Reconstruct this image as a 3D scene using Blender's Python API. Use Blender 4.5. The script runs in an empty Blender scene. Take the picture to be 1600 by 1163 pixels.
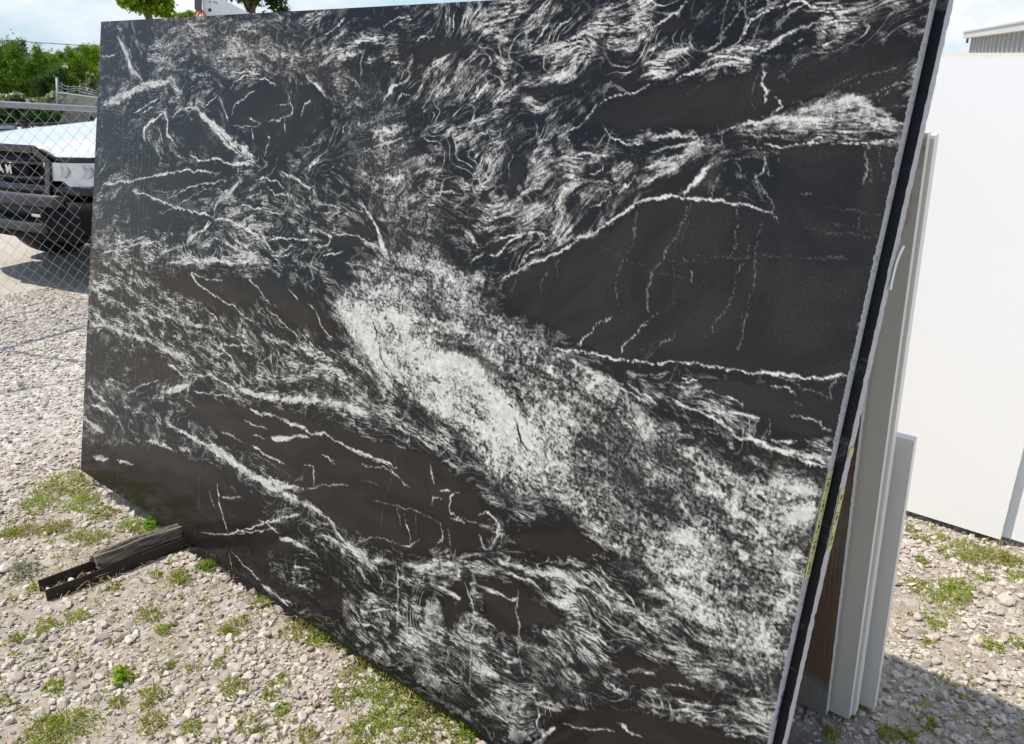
import bpy, bmesh, math, random
import numpy as np
from mathutils import Vector, Matrix, Euler

# ------------------------------------------------------------------ camera, sky, sun, exposure
scene = bpy.context.scene
CAM = np.array([3.458, -1.253, 1.671])
FPX = 1322.25                                   # focal length in pixels of the 1600 px wide photograph
PITCH = math.radians(20.40)
FWD = np.array([-0.6083, 0.7130, -0.3486]); FWD /= np.linalg.norm(FWD)
RIGHT = np.array([0.7608, 0.6490, 0.0]); RIGHT /= np.linalg.norm(RIGHT)
CUP = np.cross(RIGHT, FWD)
cam_data = bpy.data.cameras.new('camera')
cam = bpy.data.objects.new('camera', cam_data)
scene.collection.objects.link(cam)
mw = Matrix.Identity(4)
for i in range(3):
    mw[i][0] = RIGHT[i]; mw[i][1] = CUP[i]; mw[i][2] = -FWD[i]; mw[i][3] = CAM[i]
cam.matrix_world = mw
cam_data.sensor_width = 36.0
cam_data.lens = FPX / 1600 * 36
cam_data.clip_start = 0.05; cam_data.clip_end = 3000
cam_data.dof.use_dof = True
cam_data.dof.focus_distance = 2.6
cam_data.dof.aperture_fstop = 9.0
scene.camera = cam

SUN_TRAVEL = Vector((0.42, 0.31, -1.0)).normalized()      # the way the sunlight goes
sun_el = math.asin(-SUN_TRAVEL.z)
sun_az = math.atan2(-SUN_TRAVEL.x, -SUN_TRAVEL.y)          # clockwise from +Y
world = bpy.data.worlds.new('World'); scene.world = world; world.use_nodes = True
nt = world.node_tree; nt.nodes.clear()
out = nt.nodes.new('ShaderNodeOutputWorld'); bg = nt.nodes.new('ShaderNodeBackground')
sky = nt.nodes.new('ShaderNodeTexSky'); sky.sky_type = 'NISHITA'; sky.sun_disc = False
sky.sun_elevation = sun_el; sky.sun_rotation = sun_az
sky.air_density = 1.0; sky.dust_density = .15; sky.ozone_density = 2.0
tc = nt.nodes.new('ShaderNodeTexCoord')
mp = nt.nodes.new('ShaderNodeMapping'); mp.inputs['Scale'].default_value = (1, 1, 2.2)
mp.inputs['Location'].default_value = (3.31, 1.78, .88)
cn = nt.nodes.new('ShaderNodeTexNoise'); cn.inputs['Scale'].default_value = 4.6; cn.inputs['Detail'].default_value = 7; cn.inputs['Roughness'].default_value = .58
cr = nt.nodes.new('ShaderNodeValToRGB'); cr.color_ramp.elements[0].position = .45; cr.color_ramp.elements[1].position = .62
cm = nt.nodes.new('ShaderNodeMix'); cm.data_type = 'RGBA'; cm.inputs[7].default_value = (6.4, 6.5, 6.6, 1)
L = nt.links
L.new(tc.outputs['Generated'], mp.inputs['Vector']); L.new(mp.outputs[0], cn.inputs['Vector'])
L.new(cn.outputs['Fac'], cr.inputs[0])
sc_ = nt.nodes.new('ShaderNodeMath'); sc_.operation = 'MULTIPLY'; sc_.inputs[1].default_value = .9
L.new(cr.outputs[0], sc_.inputs[0]); L.new(sc_.outputs[0], cm.inputs[0])
hz_s = nt.nodes.new('ShaderNodeSeparateXYZ'); L.new(tc.outputs['Generated'], hz_s.inputs[0])
hz = nt.nodes.new('ShaderNodeMapRange'); hz.inputs['From Min'].default_value = 0.0; hz.inputs['From Max'].default_value = .34
hz.inputs['To Min'].default_value = .9; hz.inputs['To Max'].default_value = 0.0; hz.interpolation_type = 'SMOOTHSTEP'
L.new(hz_s.outputs[2], hz.inputs['Value'])
hm = nt.nodes.new('ShaderNodeMix'); hm.data_type = 'RGBA'; hm.inputs[7].default_value = (3.4, 4.5, 5.5, 1)     # pale summer haze low over the horizon
L.new(hz.outputs[0], hm.inputs[0]); L.new(sky.outputs[0], hm.inputs[6]); L.new(hm.outputs[2], cm.inputs[6]); L.new(cm.outputs[2], bg.inputs['Color'])
bg.inputs['Strength'].default_value = 0.13
L.new(bg.outputs[0], out.inputs['Surface'])

sun_data = bpy.data.lights.new('sun', 'SUN'); sun_data.energy = 4.0; sun_data.angle = math.radians(.53); sun_data.color = (1, .93, .84)
sun = bpy.data.objects.new('sun', sun_data); scene.collection.objects.link(sun)
sun.rotation_euler = SUN_TRAVEL.to_track_quat('-Z', 'Y').to_euler()
sun.location = (-4, -3, 9)

scene.view_settings.view_transform = 'Standard'; scene.view_settings.look = 'None'
scene.view_settings.gamma = 1; scene.view_settings.exposure = 0.31
scene.render.engine = 'CYCLES'
scene.cycles.max_bounces = 5; scene.cycles.diffuse_bounces = 3; scene.cycles.glossy_bounces = 3
scene.cycles.transmission_bounces = 4; scene.cycles.transparent_max_bounces = 8
scene.cycles.caustics_reflective = False; scene.cycles.caustics_refractive = False

COL = scene.collection
RNG = np.random.default_rng(12)
random.seed(4)

# ------------------------------------------------------------------ surveying helpers
def ray(px, py):
    return RIGHT * (px - 800) + CUP * (581.5 - py) + FWD * FPX
def on_plane(px, py, axis, val):
    r = ray(px, py); return CAM + r * ((val - CAM[axis]) / r[axis])
def ground_at(px, py, z=0.0):
    return on_plane(px, py, 2, z)
def far_at(px, py, dist):
    """a point of the place at a level distance from the camera, along a bearing of the photograph"""
    r = ray(px, py); return CAM + r * (dist / math.hypot(r[0], r[1]))
def terrain(x, y):
    d = np.hypot(np.asarray(x) - CAM[0], np.asarray(y) - CAM[1])
    t = np.clip((d - 21.5) / 16, 0, 1); return -3.2 * t * t * (3 - 2 * t)

# ------------------------------------------------------------------ material helpers
MATS = {}
def node_mat(name):
    m = bpy.data.materials.new(name); m.use_nodes = True
    n = m.node_tree; return m, n, n.nodes['Principled BSDF'], n.links
def noise(n, scale, detail=4, rough=.55, vec=None, dist=0):
    t = n.nodes.new('ShaderNodeTexNoise'); t.inputs['Scale'].default_value = scale
    t.inputs['Detail'].default_value = detail; t.inputs['Roughness'].default_value = rough; t.inputs['Distortion'].default_value = dist
    if vec is not None: n.links.new(vec, t.inputs['Vector'])
    return t
def coords(n, kind='Object', scale=None):
    t = n.nodes.new('ShaderNodeTexCoord')
    if scale is None: return t.outputs[kind]
    mpn = n.nodes.new('ShaderNodeMapping'); mpn.inputs['Scale'].default_value = scale
    n.links.new(t.outputs[kind], mpn.inputs['Vector']); return mpn.outputs[0]
def ramp(n, fac, stops):
    r = n.nodes.new('ShaderNodeValToRGB'); e = r.color_ramp.elements
    while len(e) < len(stops): e.new(.5)
    for k, (p, c) in enumerate(stops):
        e[k].position = p; e[k].color = (*c, 1) if len(c) == 3 else c
    n.links.new(fac, r.inputs[0]); return r.outputs[0]
def math_node(n, op, a, b=None, clamp=False):
    m = n.nodes.new('ShaderNodeMath'); m.operation = op; m.use_clamp = clamp
    for k, v in enumerate((a, b)):
        if v is None: continue
        if isinstance(v, (int, float)): m.inputs[k].default_value = v
        else: n.links.new(v, m.inputs[k])
    return m.outputs[0]
def mixc(n, fac, a, b):
    m = n.nodes.new('ShaderNodeMix'); m.data_type = 'RGBA'
    for k, v in ((0, fac), (6, a), (7, b)):
        if isinstance(v, (int, float)): m.inputs[k].default_value = v
        elif isinstance(v, tuple): m.inputs[k].default_value = (*v, 1) if len(v) == 3 else v
        else: n.links.new(v, m.inputs[k])
    return m.outputs[2]
def bump(n, bsdf, height, strength=.3, dist=.01):
    b = n.nodes.new('ShaderNodeBump'); b.inputs['Strength'].default_value = strength; b.inputs['Distance'].default_value = dist
    n.links.new(height, b.inputs['Height']); n.links.new(b.outputs[0], bsdf.inputs['Normal'])
def simple(name, c1, c2=None, rough=.6, metal=0, scale=8, bmp=0, spec=.5, kind='Object', stretch=None, coat=0):
    """two-tone mottled material"""
    if name in MATS: return MATS[name]
    m, n, b, l = node_mat(name)
    c2 = c2 or tuple(v * .7 for v in c1)
    t = noise(n, scale, 5, .6, coords(n, kind, stretch))
    l.new(ramp(n, t.outputs['Fac'], [(.3, c2), (.7, c1)]), b.inputs['Base Color'])
    b.inputs['Roughness'].default_value = rough; b.inputs['Metallic'].default_value = metal
    b.inputs['Specular IOR Level'].default_value = spec; b.inputs['Coat Weight'].default_value = coat
    if bmp: bump(n, b, noise(n, scale * 6, 4, .6, coords(n, kind, stretch)).outputs['Fac'], bmp, .004)
    MATS[name] = m; return m

# ------------------------------------------------------------------ mesh helpers
class MB:
    def __init__(s): s.v = []; s.f = []
    def add(s, vs, fs):
        o = len(s.v); s.v.extend([tuple(map(float, p)) for p in vs]); s.f.extend([tuple(i + o for i in q) for q in fs]); return s
    def box(s, x0, x1, y0, y1, z0, z1):
        return s.add([(x, y, z) for z in (z0, z1) for y in (y0, y1) for x in (x0, x1)],
                     [(0, 2, 3, 1), (4, 5, 7, 6), (0, 1, 5, 4), (2, 6, 7, 3), (0, 4, 6, 2), (1, 3, 7, 5)])
    def obox(s, o, ax, ay, az):
        """box from a corner and three edge vectors"""
        o, ax, ay, az = (np.array(t, float) for t in (o, ax, ay, az))
        vs = [o + i * ax + j * ay + k * az for k in (0, 1) for j in (0, 1) for i in (0, 1)]
        return s.add(vs, [(0, 2, 3, 1), (4, 5, 7, 6), (0, 1, 5, 4), (2, 6, 7, 3), (0, 4, 6, 2), (1, 3, 7, 5)])
    def prism(s, pts, off):
        """polygon (3-D points) swept by an offset vector"""
        n = len(pts); off = np.array(off, float); a = [np.array(p, float) for p in pts]
        return s.add(a + [p + off for p in a], [tuple(range(n))[::-1], tuple(range(n, 2 * n))] + [(i, (i + 1) % n, n + (i + 1) % n, n + i) for i in range(n)])
    def tube(s, pts, r, n=6, caps=True):
        pts = [np.array(p, float) for p in pts]; rs = r if hasattr(r, '__len__') else [r] * len(pts)
        rings = []; o = len(s.v)
        for i, p in enumerate(pts):
            t = pts[min(i + 1, len(pts) - 1)] - pts[max(i - 1, 0)]; t = t / (np.linalg.norm(t) + 1e-12)
            ref = np.array([0, 0, 1.]) if abs(t[2]) < .9 else np.array([1., 0, 0])
            a = np.cross(t, ref); a /= np.linalg.norm(a); b = np.cross(t, a)
            for k in range(n):
                q = 2 * math.pi * k / n; s.v.append(tuple(p + rs[i] * (math.cos(q) * a + math.sin(q) * b)))
        for i in range(len(pts) - 1):
            for k in range(n):
                s.f.append((o + i * n + k, o + i * n + (k + 1) % n, o + (i + 1) * n + (k + 1) % n, o + (i + 1) * n + k))
        if caps:
            s.f.append(tuple(o + k for k in range(n))[::-1]); s.f.append(tuple(o + (len(pts) - 1) * n + k for k in range(n)))
        return s
    def build(s, name, mat, parent=None, smooth=False, bevel=0):
        me = bpy.data.meshes.new(name); me.from_pydata(s.v, [], s.f); me.update()
        if bevel:
            bm = bmesh.new(); bm.from_mesh(me)
            bmesh.ops.recalc_face_normals(bm, faces=bm.faces)
            es = [e for e in bm.edges if len(e.link_faces) == 2 and e.calc_face_angle(0) > .5]
            bmesh.ops.bevel(bm, geom=es, offset=bevel, segments=2, profile=.6, affect='EDGES', clamp_overlap=True)
            bm.to_mesh(me); bm.free()
        else:
            bm = bmesh.new(); bm.from_mesh(me); bmesh.ops.recalc_face_normals(bm, faces=bm.faces); bm.to_mesh(me); bm.free()
        if smooth: me.polygons.foreach_set('use_smooth', [True] * len(me.polygons))
        return link(name, me, mat, parent)
def link(name, me, mat, parent=None):
    o = bpy.data.objects.new(name, me); COL.objects.link(o)
    for m in (mat if isinstance(mat, (list, tuple)) else [mat]):
        me.materials.append(m)
    if parent is not None:
        o.parent = parent
        if parent.type == 'EMPTY': o.location = -parent.location      # meshes are written in world coordinates
    return o
def raw_mesh(name, V, F, mat, parent=None, smooth=True, attrs=None):
    """fast mesh from numpy arrays, all faces with the same corner count"""
    V = np.asarray(V, np.float32); F = np.asarray(F, np.int32); k = F.shape[1]
    me = bpy.data.meshes.new(name); me.vertices.add(len(V)); me.vertices.foreach_set('co', V.ravel())
    me.loops.add(F.size); me.loops.foreach_set('vertex_index', F.ravel())
    me.polygons.add(len(F)); me.polygons.foreach_set('loop_start', np.arange(0, F.size, k, dtype=np.int32))
    me.update(calc_edges=True)
    me.polygons.foreach_set('use_smooth', np.full(len(F), smooth))
    for nm, arr in (attrs or {}).items():
        at = me.attributes.new(nm, 'FLOAT', 'POINT'); at.data.foreach_set('value', np.asarray(arr, np.float32).ravel())
    me.validate(); return link(name, me, mat, parent)
def tag(o, label=None, cat=None, group=None, kind=None):
    if label: o['label'] = label
    if cat: o['category'] = cat
    if group: o['group'] = group
    if kind: o['kind'] = kind
    return o
def empty(name, loc, label=None, cat=None, group=None, rz=0):
    o = bpy.data.objects.new(name, None); COL.objects.link(o); o.location = tuple(float(v) for v in loc); o.rotation_euler = (0, 0, rz)
    o.empty_display_size = .2
    return tag(o, label, cat, group)

# ------------------------------------------------------------------ mineral pattern of the veined slab (slab millimetres)
VEINS = """
228 100 717,296 800,334 853,351 932,387 1006,409 1056,431 1081,449
114 100 697,453 765,462 867,454 942,462 1037,458 1072,462
98 100 321,608 461,617 609,632 734,636 867,643
392 35 320,601 461,614 608,625 787,631
142 100 867,643 941,637 1016,649 1089,663 1160,681
325 80 1004,517 943,559 885,592 866,636
136 100 391,411 374,393 375,375 429,347 492,322 514,318
131 100 514,318 538,345 536,388 582,414
83 100 933,311 946,275 996,254 1050,231
69 90 289,326 378,294 465,273
67 90 336,328 438,299
573 100 551,221 588,238
387 80 57,312 171,278 295,245 414,220 543,211
319 75 147,60 201,105 256,171 337,207
73 80 21,127 138,123
50 90 1131,325 1244,299
66 100 1134,422 1145,387 1141,356
54 90 1067,385 1055,348
50 80 1167,274 1228,260 1242,217
76 90 1221,352 1219,303
73 90 1296,299 1310,263 1338,250
54 80 949,340 1043,342 1098,327
53 80 1016,311 1098,327
156 100 1362,151 1424,125 1505,120 1548,112
153 100 1377,122 1467,106 1536,90 1594,80
119 90 1299,186 1350,203 1393,226
83 100 1648,252 1674,208 1720,191
83 100 1657,230 1690,202 1721,199
146 100 1635,329 1700,315 1739,302
63 90 1632,363 1682,354 1744,334
42 90 1614,303 1678,283 1733,265
69 90 1359,71 1413,55 1454,22
86 70 853,258 896,303 912,329
60 80 741,275 769,294 840,252
116 80 32,575 80,539 95,514
61 80 564,618 672,571 775,541 937,513
47 70 611,643 728,587 829,550
49 70 498,677 637,625
117 80 87,603 347,564 524,527 690,502 873,498
123 100 740,736 745,721 809,698 843,659
65 90 1202,662 1266,660 1409,648
87 90 1604,512 1645,548 1676,578 1707,609
195 100 1368,521 1376,526
170 90 1402,413 1366,433 1350,459
68 100 1495,337 1496,320 1513,307
132 90 1545,255 1564,263
110 90 1516,189 1545,200 1555,208
82 90 903,179 997,175 1076,177
83 90 931,211 976,191 1021,184
65 90 1067,190 1112,195 1158,213
75 90 1223,224 1237,253 1253,289 1245,302
143 80 801,340 856,371 921,401 973,424
92 80 558,330 624,300 703,290 720,269
83 80 475,363 494,398 512,426
84 90 1705,441 1730,444 1761,436
124 80 1227,463 1281,477 1335,491 1396,500
104 80 1159,519 1215,533 1290,532
81 80 1019,585 1135,586 1256,592
78 80 1088,500 1143,489 1210,495 1245,517
98 100 2146,96 2167,78 2181,56
80 100 2192,83 2216,57 2238,48
91 100 1936,143 1954,123 1972,106
54 100 1944,145 1969,131
39 90 1802,216 1836,194 1847,174
96 100 1815,161 1849,143 1875,123
224 100 2203,174 2238,173 2259,160
218 90 2126,229 2157,224 2183,230
162 100 1986,226 2003,206 2014,191
75 100 2371,272 2388,289 2393,300 2420,305 2447,305
57 100 2447,308 2483,305
110 90 2495,288 2530,286 2563,280 2601,280
35 95 2068,415 2076,384 2072,365 2089,344
35 95 2082,416 2089,383 2091,359 2102,343
35 90 2092,418 2098,397 2091,378
35 90 2127,410 2120,371 2127,342
35 90 2057,428 2123,422
51 90 2151,437 2169,425
189 100 2296,386 2321,393 2338,391
129 100 2322,397 2296,418 2282,438 2287,461
68 100 2107,556 2163,534 2212,523 2249,518 2264,535
45 90 2372,452 2402,435 2420,415 2413,403
109 100 2627,342 2618,363 2607,381 2595,394
72 100 2404,490 2436,465 2468,442 2496,423 2521,417 2578,406 2640,404
210 100 2289,504 2302,481
162 100 2313,505 2305,525
188 100 2334,522 2367,513
145 100 1667,325 1715,312 1753,299
62 90 1672,355 1720,341
62 100 1707,441 1737,443 1756,436
78 100 1864,491 1896,496
95 100 1881,457 1956,458
145 100 2032,443 2051,436
72 90 2049,502 2079,514 2105,506
150 90 2174,353 2202,332 2219,326
56 90 1880,69 1879,19
190 85 2378,116 2400,116
107 90 2295,80 2314,89
84 90 2416,95 2444,79 2480,59 2511,44 2526,24
122 100 2512,121 2540,117
46 80 2267,296 2304,275 2328,252 2341,229 2370,213 2427,201 2475,187
112 100 2464,158 2496,166 2530,163
50 80 2121,524 2169,499 2216,474 2248,447
29 85 2491,424 2493,448 2492,479 2489,506
21 75 2599,415 2605,444 2594,484
47 90 2316,430 2337,419
104 80 2037,133 2065,143
128 80 1948,292 1989,280 2008,275
98 80 2138,124 2185,110 2231,102
72 80 1996,320 2028,308 2080,296
87 90 2076,311 2086,295
64 90 2273,295 2288,313 2267,323
48 80 2244,297 2253,282 2275,272
62 90 1621,48 1668,33 1715,27
79 90 1749,92 1771,82 1816,78
81 90 1662,144 1719,144
81 90 1704,197 1722,165
83 90 1652,236 1680,203 1735,191
61 90 1703,240 1724,223 1757,227
74 90 2441,409 2453,390 2475,366
168 90 2518,350 2536,344 2552,347
85 90 2489,387 2521,367 2554,356
76 90 2352,376 2383,365 2392,355
77 90 2299,339 2333,335 2356,338 2399,335
45 80 2390,342 2399,333
61 80 2361,394 2398,386 2416,393
67 80 2166,445 2194,428 2229,415
54 100 2656,96 2667,67 2690,53 2728,37 2751,33 2775,34 2796,43 2819,42
41 100 2615,101 2621,78 2631,63 2643,44 2644,38 2661,37 2676,26
25 90 2643,44 2637,25
128 100 2443,166 2473,164 2503,166
109 100 2485,125 2541,115
78 90 2534,174 2586,153 2630,144 2662,148
140 100 2594,121 2633,117 2658,109 2677,117
96 95 2696,125 2725,102 2754,88 2784,77 2805,67
83 100 2762,107 2780,98
69 100 2808,82 2830,93
81 100 2803,112 2829,105 2850,100
111 100 2847,82 2876,79
74 100 2713,144 2718,159 2720,182 2735,193 2726,209
31 70 2703,159 2705,190 2701,210 2708,225
49 100 2745,201 2766,219 2752,235 2738,247
24 90 2751,170 2764,153 2780,133
18 70 2751,151 2774,174
23 80 2853,183 2866,172 2896,157
22 85 2886,181 2909,166 2935,155 2961,148
37 100 2926,196 2941,185 2967,174 2989,167
22 80 2941,206 2940,195 2956,188 2985,177
21 80 2969,217 2991,204
122 100 2689,257 2722,250 2759,246 2802,237
246 85 2845,216 2873,205 2903,207 2927,217 2958,230
128 90 2959,232 2989,243
140 80 2807,244 2842,241
64 90 2648,275 2689,257
124 80 2498,292 2555,280 2612,281
110 80 2503,317 2569,300 2629,296
46 95 2696,292 2756,294 2812,285 2866,280 2924,273 2991,267
42 80 2700,272 2760,273 2815,262 2860,253
44 80 2916,253 2953,255 2988,257
182 100 2509,346 2538,344 2559,347
122 100 2646,334 2629,341 2628,358 2613,376 2596,390 2589,403
79 100 2493,422 2541,410 2590,405 2632,401 2678,401 2705,404 2737,409 2764,412 2790,415
49 90 2790,415 2800,424
32 90 2646,334 2676,326 2705,318 2742,307 2783,302
50 95 2746,305 2754,322 2753,340 2739,355
25 80 2753,320 2766,342 2780,349
18 70 2776,307 2782,326
26 90 2694,324 2705,336 2705,346
40 90 2663,351 2659,376 2656,397
25 90 2754,363 2770,381 2789,403 2788,419
39 100 2925,278 2942,279 2939,292 2943,310 2942,328 2944,346
19 80 2946,313 2956,345
16 75 2957,280 2964,308 2974,340
24 80 2831,377 2859,377
23 50 2990,394 2951,397 2921,395 2877,386
34 40 2851,435 2891,434 2936,434 2988,433
23 40 2887,415 2919,421 2986,426
17 50 2956,385 2949,423
26 90 2712,403 2721,435 2723,480
21 60 2611,414 2606,452 2589,498
21 50 2613,447 2608,496
19 60 2772,433 2772,474
52 100 2980,70 2989,65
108 40 2563,202 2576,193 2588,185
46 -50 2718,356 2801,351 2881,352 2972,344
125 100 708,755 746,736 757,716 821,691 856,665
210 85 590,831 768,801 897,782 1021,774 1134,744
411 80 963,714 1063,734 1133,738 1169,752
213 80 1160,767 1215,762 1262,777
134 100 1085,645 1144,657 1170,680 1219,712
78 100 1181,678 1234,662 1338,655
71 100 1420,659 1478,652 1489,629 1463,620
69 100 1454,688 1545,660
77 100 1241,709 1281,688 1311,680
76 90 1254,723 1314,699
108 100 1677,585 1698,610 1719,630
66 90 1520,616 1602,611 1657,622 1694,634
89 95 748,851 805,878 886,893 965,908 1040,915 1091,934 1151,943
61 80 747,848 855,852 956,840
68 90 1097,810 1158,834 1184,856 1232,874
51 80 1309,808 1365,831
61 90 1406,830 1449,847 1473,874 1507,899 1549,921
52 80 1200,886 1270,906 1327,928 1382,943
40 80 1154,881 1226,908 1318,937
61 80 841,945 922,966 977,998
88 90 957,1037 986,1067 1039,1084 1060,1101
85 90 997,1050 1127,1023
182 90 1291,975 1333,966
189 85 539,1030 713,1020 824,1021 952,1003 979,1011
301 90 935,1064 974,1070
216 75 18,1171 178,1148 314,1146 460,1140 583,1146 701,1151 813,1149
199 75 49,1113 142,1138 92,1173
133 95 649,1194 723,1207 781,1220
355 95 783,1235 810,1206
367 100 603,1306 661,1292 730,1267 797,1236
389 55 39,1384 168,1388 290,1384 392,1400
66 80 388,1364 464,1316 583,1268
206 85 43,1427 119,1444 228,1459
252 95 10,1570 96,1578 188,1579
201 80 50,1497 213,1481 301,1491
817 65 588,1438 606,1465
175 90 535,1518 656,1500 730,1502
465 70 757,1478 813,1469 836,1486
219 90 660,1411 791,1413 876,1420 969,1416 1046,1415 1098,1422
414 85 1061,1426 1135,1425
245 100 109,1709 234,1680
153 95 303,1663 436,1640
291 95 1077,1182 1184,1173 1263,1163 1349,1151 1431,1127 1500,1113 1548,1104
291 100 1531,1121 1557,1095
299 90 1576,1097 1633,1094 1689,1092 1750,1082
121 80 821,1207 923,1168 1002,1179 1077,1182
145 95 1168,1226 1226,1228 1304,1214 1380,1214 1433,1213 1486,1218
105 95 1486,1218 1544,1201 1604,1210 1689,1211 1771,1211 1866,1208
84 90 1191,1308 1260,1299
182 100 1292,1286 1346,1278 1428,1244 1478,1233
75 80 1011,1344 1074,1341 1137,1348
98 90 1196,1342 1267,1349 1324,1353
42 80 1176,1369 1272,1383
73 80 1544,1270 1603,1268
71 80 1138,1273 1198,1271 1266,1266
64 80 776,1294 846,1299
76 70 826,1251 1007,1221 1153,1205
406 90 1555,840 1615,865 1673,883 1713,911
308 85 1734,930 1756,961 1803,985
169 80 1483,1005 1542,998
217 85 1528,1039 1559,1044
198 80 1,1002 110,1001 213,992
183 80 253,1043 387,1059 484,1080
176 80 417,1045 511,1051 601,1042
143 80 96,871 230,836 388,794 566,759
145 80 431,762 340,789 227,808
131 80 544,815 640,772 735,752
490 95 1574,818 1642,836 1702,877 1733,906
409 90 1847,882 1906,892 1985,902
462 90 1981,875 2040,873 2113,878
520 95 2074,898 2136,926 2193,938
428 95 2185,967 2239,969 2283,993
457 95 2194,1018 2214,1055 2214,1093
377 85 1784,797 1827,812
341 85 1700,760 1766,743
283 90 1867,709 1882,707
343 80 2306,1013 2341,1028
266 90 2584,885 2605,912
182 90 2526,891 2551,904
179 95 1938,782 1942,784
137 95 1931,679 1938,681
266 80 2018,791 2040,789
146 85 2059,656 2087,657
223 -80 1959,841 2035,842 2108,847 2153,869 2248,873
71 -100 2245,967 2272,1007 2297,1036
164 -70 1763,675 1838,680 1892,677
92 -100 2490,877 2522,868
71 -90 2213,934 2234,944
133 -90 1983,717 2013,717
98 -60 2300,876 2389,859
88 -90 1703,830 1726,861 1721,885
176 -70 2232,892 2258,927 2289,955
68 -70 2345,1017 2363,1047
160 -80 1952,932 1977,943
80 90 2331,778 2395,767
78 90 2402,773 2446,765 2513,765
37 90 2529,791 2549,787 2594,774
92 100 2405,490 2354,520 2329,542 2257,580 2217,601 2183,624 2146,640
68 100 2192,605 2213,577 2252,552 2264,531 2246,521 2209,524 2173,538 2145,562 2123,590 2090,595
147 100 2290,495 2282,515 2305,540
156 100 2337,522 2375,512
27 75 2495,470 2494,506 2476,549 2465,587 2468,618 2490,647
33 80 2305,574 2310,616
30 80 2289,585 2267,633 2271,652
26 70 2191,635 2178,672
32 85 2552,564 2544,601 2561,647
47 95 2469,678 2438,693 2421,721 2401,739 2399,759
45 95 2564,674 2545,682 2529,712 2512,734 2513,751
25 70 2583,719 2568,746
129 90 2012,548 2036,566 2059,578
92 90 2039,623 2057,604 2077,596
89 -80 2093,610 2137,664
108 90 1681,590 1703,616 1723,636
115 80 1495,613 1552,618
109 80 1616,621 1679,630
209 90 1610,1101 1666,1099 1719,1091
107 85 2388,790 2449,810 2506,816 2563,830 2608,846
329 -90 2097,635 2100,686 2134,685
208 -90 2149,693 2220,721
172 70 1762,924 1809,949 1848,980
110 -70 1738,882 1754,926 1792,952
33 90 2604,457 2582,503 2561,549 2546,587 2545,610 2560,647
20 50 2607,457 2596,501 2597,544 2618,645
28 80 2722,443 2723,480 2720,509
24 80 2773,449 2770,498 2775,550 2778,599 2775,649 2770,688
25 80 2756,479 2754,504 2735,540 2739,581 2721,626 2706,667 2690,679
41 90 2619,519 2626,527 2651,532
36 90 2638,542 2646,554 2643,567 2652,572
21 40 2402,527 2477,546 2558,559 2629,569
20 40 2578,532 2641,529 2682,523
28 50 2643,516 2702,509 2738,508 2781,508
27 50 2766,498 2808,492 2848,490 2880,486 2944,479
40 45 2885,439 2934,435 2993,433
39 35 2761,602 2773,649
23 40 2681,544 2662,590 2662,611
29 90 2546,682 2563,665 2581,648
29 80 2628,683 2599,716 2574,744
20 60 2609,691 2575,726
21 55 2591,700 2552,740
102 -90 2496,668 2552,658 2568,659
91 -90 2422,659 2473,664
81 -60 2620,667 2670,675 2710,684 2748,693 2783,706
130 -60 2767,697 2783,710
61 100 2391,770 2425,765 2465,766 2535,760 2575,751 2616,748 2653,738 2681,731 2719,729 2755,727 2786,725 2808,724 2841,716 2874,712 2906,707 2952,698 2992,687
101 100 2804,723 2841,716 2898,708
84 100 2611,749 2653,738
102 100 2550,756 2578,751
39 95 2649,741 2639,763 2601,775 2550,784 2533,793 2543,800
68 100 2853,734 2879,734 2899,743
30 80 2859,718 2901,724 2939,731 2978,729
33 90 2978,694 2967,712 2974,730
21 80 2967,732 2962,745
36 80 2904,756 2925,759
92 95 2757,781 2780,780 2804,790
139 90 2648,786 2683,786 2706,785
69 90 2660,770 2697,763
80 60 2711,784 2758,785
60 95 2897,783 2927,787 2954,784 2964,793 2984,794
130 95 2737,817 2773,814 2808,807 2838,807
99 95 2645,818 2680,823 2709,824 2744,832 2769,839 2803,851 2839,854 2871,857 2916,852 2957,853 2994,859
147 90 2539,808 2585,829 2613,840
106 90 2468,810 2523,811
28 80 2863,800 2869,828 2867,841
49 85 2864,846 2924,831
31 90 2993,819 2976,830 2982,841 2998,840
19 80 2932,829 2989,817
34 80 2698,863 2725,855 2763,854
27 80 2727,866 2773,860
334 -50 2761,754 2819,753 2876,763
142 -60 2609,846 2667,853 2708,864
338 95 919,1431 1036,1426 1113,1433 1198,1435 1282,1444 1360,1440 1415,1442 1490,1444
229 95 1490,1444 1552,1443 1604,1452
266 85 1254,1411 1336,1427 1422,1413 1473,1402
218 90 1604,1452 1647,1476 1698,1497 1757,1513 1823,1526
422 95 1565,1526 1583,1513 1642,1511 1692,1519
243 90 1383,1594 1447,1584 1521,1577
129 90 1521,1577 1574,1584
98 90 1109,1679 1224,1615 1332,1555 1394,1519 1465,1484
99 90 1265,1572 1323,1573 1370,1584
64 80 932,1740 1109,1681 1248,1621 1357,1571
81 90 1012,1531 1033,1593 1081,1659 1096,1677
51 80 964,1570 1011,1623
49 50 891,1532 915,1664
119 60 1043,1574 1163,1530
76 80 1462,1325 1512,1316 1524,1359 1522,1380
234 50 1474,1335 1467,1357 1429,1390
74 90 1546,1273 1575,1268 1606,1278
82 90 1233,1346 1313,1350 1369,1354
44 80 1200,1363 1306,1373 1417,1380
66 80 1653,1215 1736,1216 1834,1217 1898,1245 1923,1249
67 80 1724,1248 1801,1230 1853,1229
63 80 1483,1396 1559,1361 1679,1319
36 70 1722,1295 1800,1277
43 80 1791,1329 1867,1316 1949,1306 2013,1301 2053,1305
57 90 1885,1322 1909,1362
47 90 1910,1319 1934,1360 1950,1384 1949,1403
43 80 1959,1314 1968,1366
82 100 2015,1266 2015,1242 2041,1239
90 100 2035,1224 2074,1205
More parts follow.
